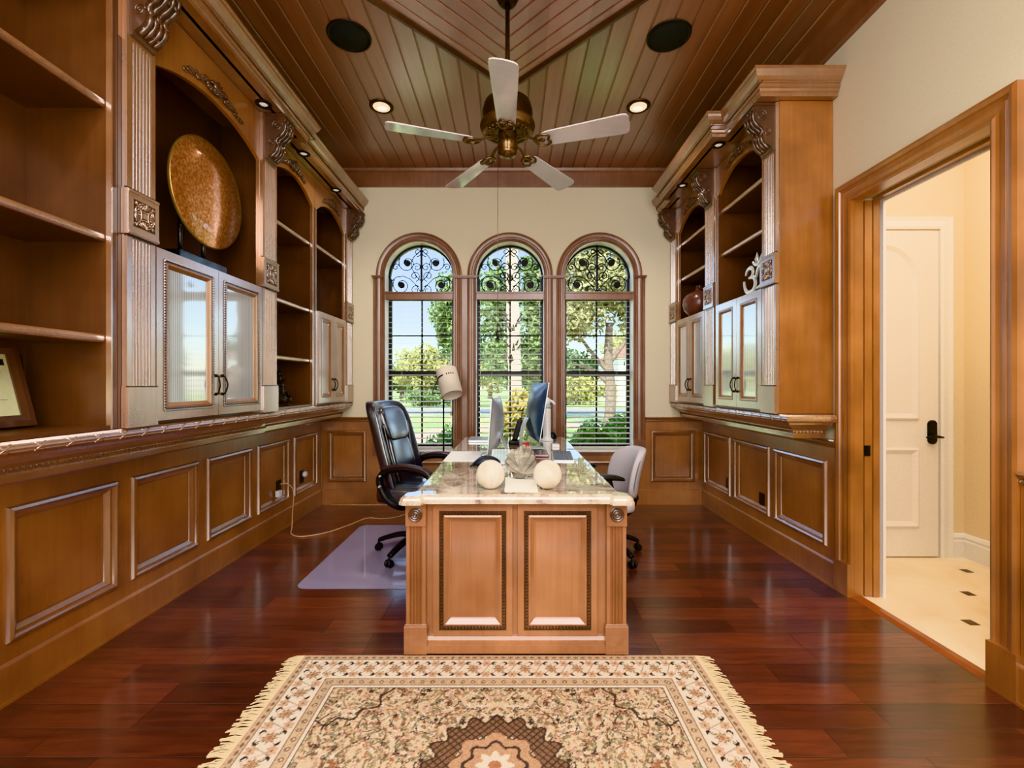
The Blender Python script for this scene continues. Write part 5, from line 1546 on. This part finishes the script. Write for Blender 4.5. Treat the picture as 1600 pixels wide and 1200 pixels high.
for i in range(5):
    a = R(-91 + 72 * i); c, s = math.cos(a), math.sin(a); pt = math.tan(R(12))
    def T(x, y, z): return (FX + c * x - s * y, FY + s * x + c * y, 2.685 + z - y * pt)
    m = MB(); r0, r1 = .215, .685; n = 10
    out = [(r0, -.042), (r0 + .02, -.05)] + [(r1 - .03, -.068), (r1 - .01, -.062), (r1, -.045)] + [(r1 + .004, 0), (r1, .045), (r1 - .01, .062), (r1 - .03, .068)] + [(r0 + .02, .05), (r0, .042)]
    m.prism(out, -.003, .003, T=T); bl = m.build('fan_blade', M['blade'], fan)
    m = MB()
    m.tube([T(.06, 0, .03), T(.12, 0, .028), T(.17, 0, .002), T(.215, 0, -.006)], [(.006, .016), (.006, .012), (.006, .014), (.004, .03)], 8)
    for sg in (-1, 1):
        m.tube(smooth([T(.16, 0, -.002), T(.185, sg * .035, -.006), T(.23, sg * .04, -.008), T(.255, sg * .022, -.008), T(.24, 0, -.008)], 4), .006, 6)
        m.sphere(T(.245, sg * .03, -.007), (.009, .009, .005), 8, 5)
    m.sphere(T(.215, 0, -.007), (.012, .012, .006), 10, 6)
    m.build('blade_iron', M['brass'], fan)
ch = MB(); ch.tube([(FX - .055, FY - .02, 2.66), (FX - .058, FY - .02, 1.62)], .0013, 5); cho = ch.build('pull_chain', M['brass'], fan)
MB().cyl((FX - .058, FY - .02, 1.555), (FX - .058, FY - .02, 1.62), .008, .004, n=10).build('tassel', M['black'], fan)

# ------------------------------------------------------------------ rug
def make_rug():
    hw, hh = .926, .615; cx, cy = -.058, 2.132 - .615
    res = .0042
    nx, ny = int(2 * hw / res), int(2 * hh / res)
    X = np.linspace(-hw, hw, nx + 1); Y = np.linspace(-hh, hh, ny + 1)
    U, V = np.meshgrid(X, Y)
    A = np.abs(U); B = np.abs(V)
    d = np.minimum(hw - A, hh - B)
    def L(c): return np.array(lin(c))
    cream = L((212, 196, 174)); tan = L((186, 162, 134)); brown = L((128, 98, 78)); rust = L((164, 114, 88)); green = L((122, 116, 92)); black = L((62, 52, 48)); pink = L((188, 154, 134)); lt = L((220, 206, 188)); gold = L((190, 160, 122))
    C = np.zeros(U.shape + (3,)); C[:] = cream
    def setm(mask, col): C[mask] = col
    g = np.random.default_rng(5)
    along = np.where(hw - A < hh - B, V, U)
    # edge guard
    setm(d < .008, pink); setm((d >= .008) & (d < .03), tan)
    ph = (along / .034) % 1.0
    setm((d >= .010) & (d < .028) & (np.abs(ph - .5) + np.abs((d - .019) / .018) < .42), brown)
    setm((d >= .03) & (d < .034), brown)
    # main border
    setm((d >= .034) & (d < .168), lt)
    mid = .10
    v1 = mid + .038 * np.sin(along / .118 * 2 * np.pi)
    setm((d >= .034) & (d < .168) & (np.abs(d - v1) < .0042), green)
    v2 = mid - .038 * np.sin(along / .118 * 2 * np.pi + 1.2)
    setm((d >= .034) & (d < .168) & (np.abs(d - v2) < .0028), pink)
    al2 = ((along + .059) % .118) - .059
    ang = np.arctan2(d - mid, al2); rad = np.hypot(al2, d - mid)
    pet = .026 * (1 + .22 * np.cos(8 * ang))
    setm((rad < pet) & (d > .034) & (d < .168), tan)
    setm((rad < pet * .78) & (rad > pet * .62), brown); setm(rad < .010, rust)
    al3 = (along % .118) - .059
    for (dd, sg) in ((.062, 1), (.138, -1)):
        rad = np.hypot(al3, (d - dd)); ang = np.arctan2(d - dd, al3)
        setm((rad < .02 * (1 + .25 * np.cos(6 * ang))) & (d > .034) & (d < .168), pink); setm((rad < .011), gold); setm(rad < .005, brown)
        for off in (-.036, .036):
            r1 = np.hypot(al3 - off, (d - dd) * 1.0); r2 = np.hypot(al3 - off * 1.25, d - dd - .005 * sg)
            setm((r1 < .013) & (r2 > .012) & (d > .034) & (d < .168), black)
    setm((d >= .168) & (d < .172), brown)
    setm((d >= .172) & (d < .208), tan)
    ph = (along / .044) % 1.0
    setm((d >= .175) & (d < .205) & (np.hypot((ph - .5) * .044, d - .19) < .010), brown); setm((d >= .175) & (d < .205) & (np.hypot((ph - .5) * .044, d - .19) < .004), lt)
    setm((d >= .208) & (d < .213), brown); setm((d >= .213) & (d < .224), lt); setm((d >= .224) & (d < .228), black * 1.5)
    fld = d >= .228
    setm(fld, L((200, 178, 150)))
    FU, FV = hw - .228, hh - .228
    pal = [green, brown, rust, tan * .8, lt, pink, gold, black * 1.4, green * 1.2]
    # vines
    for k in range(26):
        x0, y0 = g.uniform(0, FU), g.uniform(0, FV); r0 = g.uniform(.03, .1)
        rad = np.hypot(A - x0, B - y0); a = np.arctan2(B - y0, A - x0)
        setm(fld & (np.abs(rad - r0 * (1 + .2 * a)) < .0028) , [green, brown, black * 1.5][k % 3])
    for k in range(1500):
        x0, y0 = g.uniform(0, FU), g.uniform(0, FV); s = g.uniform(.004, .013); a = g.uniform(0, np.pi); e = g.uniform(.35, 1)
        ix = (np.abs(X) > x0 - .03) & (np.abs(X) < x0 + .03); iy = (np.abs(Y) > y0 - .03) & (np.abs(Y) < y0 + .03)
        sub = np.ix_(iy, ix)
        du = A[sub] - x0; dv = B[sub] - y0
        p = du * math.cos(a) + dv * math.sin(a); q_ = -du * math.sin(a) + dv * math.cos(a)
        rr_ = np.hypot(p, q_ / e); an = np.arctan2(q_ / e, p)
        col = pal[g.integers(len(pal))]
        mk = rr_ < s * (1 + .2 * np.cos(5 * an))
        tmp = C[sub]; tmp[mk & fld[sub]] = col; tmp[(rr_ < s * .4) & fld[sub]] = pal[g.integers(len(pal))]; C[sub] = tmp
    # corner spandrels edge and medallion
    rc = np.hypot((A - FU) / 1.2, B - FV); ac = np.arctan2(B - FV, A - FU)
    rr0 = .2 * (1 + .07 * np.cos(14 * ac)); setm(fld & (np.abs(rc - rr0) < .005), black * 1.4)
    rm = np.hypot(U / 1.1, V); am = np.arctan2(V, U / 1.1)
    rb = .21 * (1 + .09 * np.cos(16 * am))
    setm(fld & (np.abs(rm - rb) < .005), black * 1.3)
    ins = rm < rb - .005
    lat = (np.abs(((U + V) / .03) % 1 - .5) < .12) | (np.abs(((U - V) / .03) % 1 - .5) < .12)
    setm(ins & (rm > .13), brown); setm(ins & lat & (rm > .10), black * 1.4)
    setm(rm < .13 * (1 + .1 * np.cos(8 * am)), L((176, 140, 112))); setm((np.abs(rm - .09 * (1 + .12 * np.cos(8 * am))) < .006), black * 1.4); setm(rm < .05 * (1 + .2 * np.cos(8 * am)), lt); setm(rm < .02, rust)
    C += (g.random(C.shape[:2] + (1,)) - .5) * .05 * C
    # mesh
    Zt = np.full(U.shape, .009)
    vs = np.stack([U, V, Zt], -1).reshape(-1, 3)
    idx = np.arange((nx + 1) * (ny + 1)).reshape(ny + 1, nx + 1)
    fs = np.stack([idx[:-1, :-1], idx[:-1, 1:], idx[1:, 1:], idx[1:, :-1]], -1).reshape(-1, 4)
    n0 = len(vs)
    side = [(-hw, -hh, .001), (hw, -hh, .001), (hw, hh, .001), (-hw, hh, .001)]
    cn = [int(idx[0, 0]), int(idx[0, -1]), int(idx[-1, -1]), int(idx[-1, 0])]
    allv = vs.tolist() + side
    allf = fs.tolist() + [[n0 + i, n0 + (i + 1) % 4, cn[(i + 1) % 4], cn[i]] for i in range(4)]
    me = bpy.data.meshes.new('rug'); me.from_pydata(allv, [], allf); me.update()
    ca = me.color_attributes.new('Col', 'FLOAT_COLOR', 'POINT')
    colr = np.ones((len(allv), 4), dtype=np.float32); colr[:n0, :3] = np.clip(C.reshape(-1, 3), 0, 1); colr[n0:, :3] = tan
    ca.data.foreach_set('color', colr.ravel())
    me.materials.append(M['rug'])
    t = thing('rug', 'cream and brown persian rug with fringed ends in front of the desk', 'rug', (cx, cy, 0))
    o = bpy.data.objects.new('rug_pile', me); COL.objects.link(o); o.parent = t
    rr_ = random.Random(4)
    for sx in (-1, 1):
        m = MB()
        for i in range(230):
            y = -hh + 2 * hh * (i + .5) / 230
            l = rr_.uniform(.055, .085); dy = rr_.uniform(-.016, .016); w = .0035
            x0 = sx * hw; x1 = sx * (hw + l * .5); x2 = sx * (hw + l)
            z0, z1, z2 = .008, .006 + rr_.uniform(0, .006), .002
            m.add([(x0, y - w, z0), (x0, y + w, z0), (x1, y + w + dy * .4, z1), (x1, y - w + dy * .4, z1), (x2, y + w * 1.2 + dy, z2), (x2, y - w * 1.2 + dy, z2)], [(0, 1, 2, 3), (3, 2, 4, 5)])
        m.build('fringe', M['fringe'], t, local=True)
make_rug()
# ------------------------------------------------------------------ outdoors
ZG = -.25
def leaves(name, mat, clouds, size, seed, parent=None):
    g = np.random.default_rng(seed); V = []; F = []
    allp = []
    for (c, r, n) in clouds:
        d = g.normal(size=(n, 3)); d /= np.linalg.norm(d, axis=1)[:, None]
        rad = g.random(n) ** .33 * (.75 + .25 * np.sin(d[:, 0] * 5 + seed) * np.cos(d[:, 2] * 6 + d[:, 1] * 4))
        allp.append(np.array(c) + d * rad[:, None] * np.array(r))
    P = np.concatenate(allp); n = len(P)
    a = g.normal(size=(n, 3)); a /= np.linalg.norm(a, axis=1)[:, None]
    b = np.cross(a, g.normal(size=(n, 3))); b /= np.linalg.norm(b, axis=1)[:, None]
    s = size * g.uniform(.6, 1.4, n)[:, None]
    v = np.stack([P - a * s, P + b * s * .45, P + a * s, P - b * s * .45], 1).reshape(-1, 3)
    if parent is not None: v = v - np.array(ORG[parent.name])
    me = bpy.data.meshes.new(name); me.from_pydata(v.tolist(), [], (np.arange(n * 4).reshape(-1, 4)).tolist()); me.update(); me.materials.append(mat)
    o = bpy.data.objects.new(name, me); COL.objects.link(o)
    if parent is not None: o.parent = parent; ORG[o.name] = ORG[parent.name]
    return o
gm = MB().add([(-60, D + .2, ZG), (60, D + .2, ZG), (60, 120, ZG), (-60, 120, ZG)], [(0, 1, 2, 3)]).build('lawn', M['grass'], recalc=False); struct(gm)
def strip(name, pts, w, z, mat):
    m = MB(); k = len(pts)
    P = smooth([(p[0], p[1], z) for p in pts], 6); vs = []
    for i, p in enumerate(P):
        d = (P[min(i + 1, len(P) - 1)] - P[max(i - 1, 0)]).normalized(); n = Vector((-d.y, d.x, 0))
        vs += [p + n * w / 2, p - n * w / 2]
    m.add(vs, [(2 * i, 2 * i + 1, 2 * i + 3, 2 * i + 2) for i in range(len(P) - 1)])
    o = m.build(name, mat, recalc=False); struct(o)
strip('road', [(-60, 26), (-20, 25.5), (0, 25), (20, 25), (60, 25.5)], 5.0, ZG + .02, M['asphalt'])
strip('path', [(-2.6, 8.5), (-2.7, 11), (-1.9, 14.5), (.5, 16.5), (5, 17.2), (14, 17)], 1.7, ZG + .015, M['mulch'])

def tree(label, x, y, th, tr, clouds, leaf, size, seed, bark='bark', limbs=(), name='tree', group='trees beyond the windows'):
    t = thing(name, label, 'tree', (x, y, ZG), group=group)
    m = MB(); P = smooth([(x, y, ZG), (x + tr * .3, y, ZG + th * .35), (x - tr * .2, y, ZG + th * .7), (x + tr * .1, y, ZG + th)], 4)
    k = len(P); m.tube(P, [tr * (1.25 - .6 * i / k) for i in range(k)], 12)
    for lb in limbs:
        Q = smooth(lb, 4); kk = len(Q); m.tube(Q, [tr * .55 * (1 - .7 * i / kk) for i in range(kk)], 8)
    m.build('trunk', M[bark], t)
    leaves('crown', M[leaf], clouds, size, seed, t)
    return t
# left window
tree('full green tree behind the right half of the left window', -2.85, 22, 4.0, .16, [((-2.75, 22, 4.7), (1.5, 1.4, 2.7), 8000), ((-2.4, 22.5, 3.2), (1.5, 1.4, 1.6), 2600), ((-2.3, 22.5, 6.8), (1.0, 1.2, 1.5), 1600)], 'leaf_green', .12, 1)
tree('yellow-green bushy tree low in the left window', -5.6, 31, 2.4, .15, [((-5.9, 31, 2.4), (2.8, 1.6, 1.9), 3600), ((-3.2, 31, 2.2), (2.4, 1.6, 1.8), 2800)], 'leaf_yellow', .18, 2)
# middle window
tree('dense green tree behind the palm trunk in the middle window', 1.2, 18, 4.0, .18, [((1.3, 18, 4.4), (1.3, 1.2, 3.4), 8000), ((-.6, 18.3, 4.6), (1.0, 1.0, 2.2), 2600), ((.2, 18, 2.2), (1.8, 1.2, 1.4), 2600)], 'leaf_green', .12, 3)
# right window
tx, ty = 3.25, 15
tree('spreading tree with a forked trunk filling the right window', tx, ty, 3.6, .17,
     [((3.0, 15, 4.6), (2.6, 1.8, 1.7), 6000), ((1.9, 14.5, 3.3), (1.3, 1.2, .9), 1600), ((2.6, 15.2, 6.2), (2.4, 1.7, 1.3), 3200), ((4.6, 15, 3.6), (1.4, 1.2, 1.0), 1500)], 'leaf_oak', .10, 4,
     limbs=[[(tx, ty, 1.7), (tx - .7, ty, 2.5), (tx - 1.5, ty - .2, 3.6)], [(tx, ty, 2.0), (tx + .6, ty, 2.8), (tx + 1.2, ty + .2, 3.8)], [(tx, ty, 1.3), (tx - .55, ty, 1.75), (tx - 1.2, ty, 2.0)]])
# distant row
rr_ = random.Random(9)
DL = ['yellow-green', 'mid green', 'dark green']
for i in range(14):
    x = -30 + i * 4.6 + rr_.uniform(-.2, .2); y = 41 if i % 2 else 47; h = rr_.uniform(5.0, 7.2) if not (-13 < x < -3) else rr_.uniform(3.2, 4.0)
    tree('distant %s tree in the row across the road' % DL[i % 3], x, y, h * .6, .22, [((x, y, h * .52), (4.0, 2.4, h * .52), 3000)], ['leaf_yellow', 'leaf_green', 'leaf_dark'][i % 3], .28, 20 + i, group='distant trees across the road')
# palm
px_, py_ = .055, 9.0
pt = thing('palm_tree', 'tall pale palm trunk in the centre of the middle window', 'palm tree', (px_, py_, ZG))
m = MB(); P = []; rs_ = []
for i in range(40):
    z = ZG + 6.2 * i / 39; P.append((px_ + .02 * math.sin(i * .2) - .05 * i / 39, py_, z)); rs_.append(.135 + .014 * (i % 2) - .0006 * i + (.04 if i < 2 else 0))
m.tube(P, rs_, 14); m.build('trunk', M['palm_bark'], pt)
m = MB(); rp_ = random.Random(2)
for k in range(22):
    a = 2 * PI * k / 22 + rp_.uniform(-.15, .15); L = rp_.uniform(1.5, 2.1); up = rp_.uniform(-.3, .9); top = Vector((px_ - .05, py_, ZG + 6.1))
    for j in range(14):
        u = (j + 1) / 14; c = top + Vector((math.cos(a) * L * u, math.sin(a) * L * u, up * u - 1.5 * u * u))
        sd = Vector((-math.sin(a), math.cos(a), 0)); l = .38 * math.sin(PI * min(1, u * .9 + .1)) + .06
        for sg in (-1, 1):
            tip = c + sd * sg * l + Vector((math.cos(a) * .12, math.sin(a) * .12, -.16))
            w = Vector((math.cos(a), math.sin(a), 0)) * .02
            m.add([c - w, c + w, tip], [(0, 1, 2)])
m.build('frond', M['leaf_green'], pt, recalc=False)
m = MB()
for k in range(150):
    z = ZG + 1.9 + rp_.uniform(0, 4.0); a = rp_.uniform(0, 2 * PI); r0 = .12; c = Vector((px_ - .03 + math.cos(a) * r0, py_ + math.sin(a) * r0, z)); o_ = Vector((math.cos(a), math.sin(a), .9)) * .14
    w = Vector((-math.sin(a), math.cos(a), 0)) * .035
    m.add([c - w, c + w, c + o_ + w * .3, c + o_ - w * .3], [(0, 1, 2, 3)])
m.build('old_frond_stub', M['bark'], pt, recalc=False)

def shrub(label, name, cat, clouds, leaf, size, seed, group=None):
    x, y = clouds[0][0][0], clouds[0][0][1]
    t = thing(name, label, cat, (x, y, ZG), group=group)
    m = MB()
    for i in range(5):
        a = i * 1.3; m.tube([(x + math.cos(a) * .05, y + math.sin(a) * .05, ZG), (x + math.cos(a) * .2, y + math.sin(a) * .15, ZG + .5)], [.02, .008], 6)
    m.build('stem', M['bark'], t)
    leaves('foliage', M[leaf], clouds, size, seed, t)
shrub('golden croton bush at the foot of the palm trunk', 'croton_bush', 'bush', [((.1, 8.3, .55), (.36, .3, .80), 1300), ((.42, 8.3, .35), (.22, .25, .5), 500), ((-.2, 8.35, .25), (.2, .25, .45), 400)], 'leaf_croton', .085, 31)
shrub('trimmed green hedge below the right window', 'hedge', 'hedge', [((1.5, 6.6, .28), (.95, .5, .62), 8000), ((.95, 6.5, .15), (.5, .4, .55), 2200), ((2.3, 6.7, .2), (.8, .45, .6), 1800)], 'leaf_bright', .045, 32, )
shrub('rounded green bush below the left window', 'green_bush', 'bush', [((-.92, 6.5, .18), (.48, .42, .58), 3600), ((-1.28, 6.4, .0), (.38, .35, .40), 1400), ((-.6, 6.5, .1), (.3, .35, .5), 1400)], 'leaf_bright', .045, 33)
shrub('low green hedge below the middle window', 'hedge', 'hedge', [((-.1, 7.3, .0), (.5, .35, .62), 3000), ((.35, 7.3, .0), (.4, .3, .6), 1800)], 'leaf_bright', .045, 34)
shrub('clipped island hedge across the road in the left window', 'island_hedge', 'hedge', [((-5.6, 29.5, .4), (2.0, .8, .62), 2600), ((-3.6, 29.8, .35), (1.4, .7, .55), 1500)], 'leaf_green', .11, 35)
shrub('dark shrubs across the road in the right window', 'shrub', 'bush', [((4.6, 33, .8), (3.0, 1.2, 1.4), 2400), ((8.5, 33, .8), (2.6, 1.2, 1.3), 1600)], 'leaf_yellow', .16, 36)
hs = thing('house', 'white house across the street behind the right window tree', 'house', (12, 34.5, ZG)); hs['kind'] = 'structure'
MB().box(7.6, 17, 32, 39, ZG, 3.2).build('house_wall', M['house_white'], hs)
m = MB(); m.add([(7.2, 31.6, 3.21), (17.4, 31.6, 3.21), (17.4, 39.4, 3.21), (7.2, 39.4, 3.21), (10, 35.5, 5.2), (14.6, 35.5, 5.2)], [(0, 1, 5, 4), (1, 2, 5), (2, 3, 4, 5), (3, 0, 4), (3, 2, 1, 0)]); m.build('house_roof', M['roof'], hs)
for x in (8.6, 11, 13.4): MB().box(x, x + 1.1, 31.97, 31.995, .8, 2.3).build('house_window', M['glass_dark'], hs)

# ------------------------------------------------------------------ light
w = bpy.data.worlds.new('sky'); scene.world = w; w.use_nodes = True
nt = w.node_tree; bg = nt.nodes['Background']
sky = nt.nodes.new('ShaderNodeTexSky'); sky.sky_type = 'NISHITA'; sky.sun_disc = False
sky.sun_elevation = R(52); sky.sun_rotation = R(200); sky.air_density = 1.0; sky.dust_density = 1.2; sky.ozone_density = 1.0
nt.links.new(sky.outputs[0], bg.inputs['Color']); bg.inputs['Strength'].default_value = SKY
def light(kind, name, loc, energy, color=(1, 1, 1), rot=(0, 0, 0), **kw):
    l = bpy.data.lights.new(name, kind); l.energy = energy; l.color = color
    for k, v in kw.items(): setattr(l, k, v)
    o = bpy.data.objects.new(name, l); COL.objects.link(o); o.location = loc; o.rotation_euler = rot
    return o
light('SUN', 'sun_light', (0, -5, 12), SUN, (1, .95, .85), (R(42), 0, R(-22)), angle=R(1))
warm = (1.0, .93, .84)
for (x, y) in ((-1.095, 3.76), (1.06, 3.76), (-1.095, .9), (1.06, .9)):
    light('SPOT', 'downlight', (x, y, H - .02), 70, warm, (0, 0, 0), spot_size=R(120), spot_blend=.8, shadow_soft_size=.06)
light('AREA', 'room_fill_light', (0, -.9, 3.2), FILL, (1, .985, .97), (R(38), 0, 0), shape='RECTANGLE', size=3.0, size_y=1.6)
light('AREA', 'rear_fill_light', (0, -1.6, 1.7), FILL2, (1, .985, .97), (R(112), 0, 0), shape='RECTANGLE', size=3.4, size_y=2.2)  # added fill behind the camera, tilted up to brighten the ceiling
light('AREA', 'hall_light', (2.8, 2.2, 3.25), 27, (1, .92, .80), (0, 0, 0), shape='RECTANGLE', size=.9, size_y=1.6)

# ------------------------------------------------------------------ camera
cam = bpy.data.cameras.new('camera'); co = bpy.data.objects.new('camera', cam); COL.objects.link(co)
co.location = (0, 0, 1.3); co.rotation_euler = (R(90), 0, 0)
cam.sensor_fit = 'HORIZONTAL'; cam.sensor_width = 36; cam.lens = 36 * 700 / 1600
cam.clip_start = .05; cam.clip_end = 400
scene.camera = co
scene.view_settings.view_transform = VT
scene.view_settings.exposure = EXPO
scene.view_settings.gamma = 1.0
try: scene.view_settings.look = LOOK
except Exception: pass
scene.cycles.max_bounces = 8; scene.cycles.diffuse_bounces = 4; scene.cycles.glossy_bounces = 4; scene.cycles.transparent_max_bounces = 16
scene.cycles.caustics_reflective = False; scene.cycles.caustics_refractive = False
scene.cycles.sample_clamp_indirect = 6.0
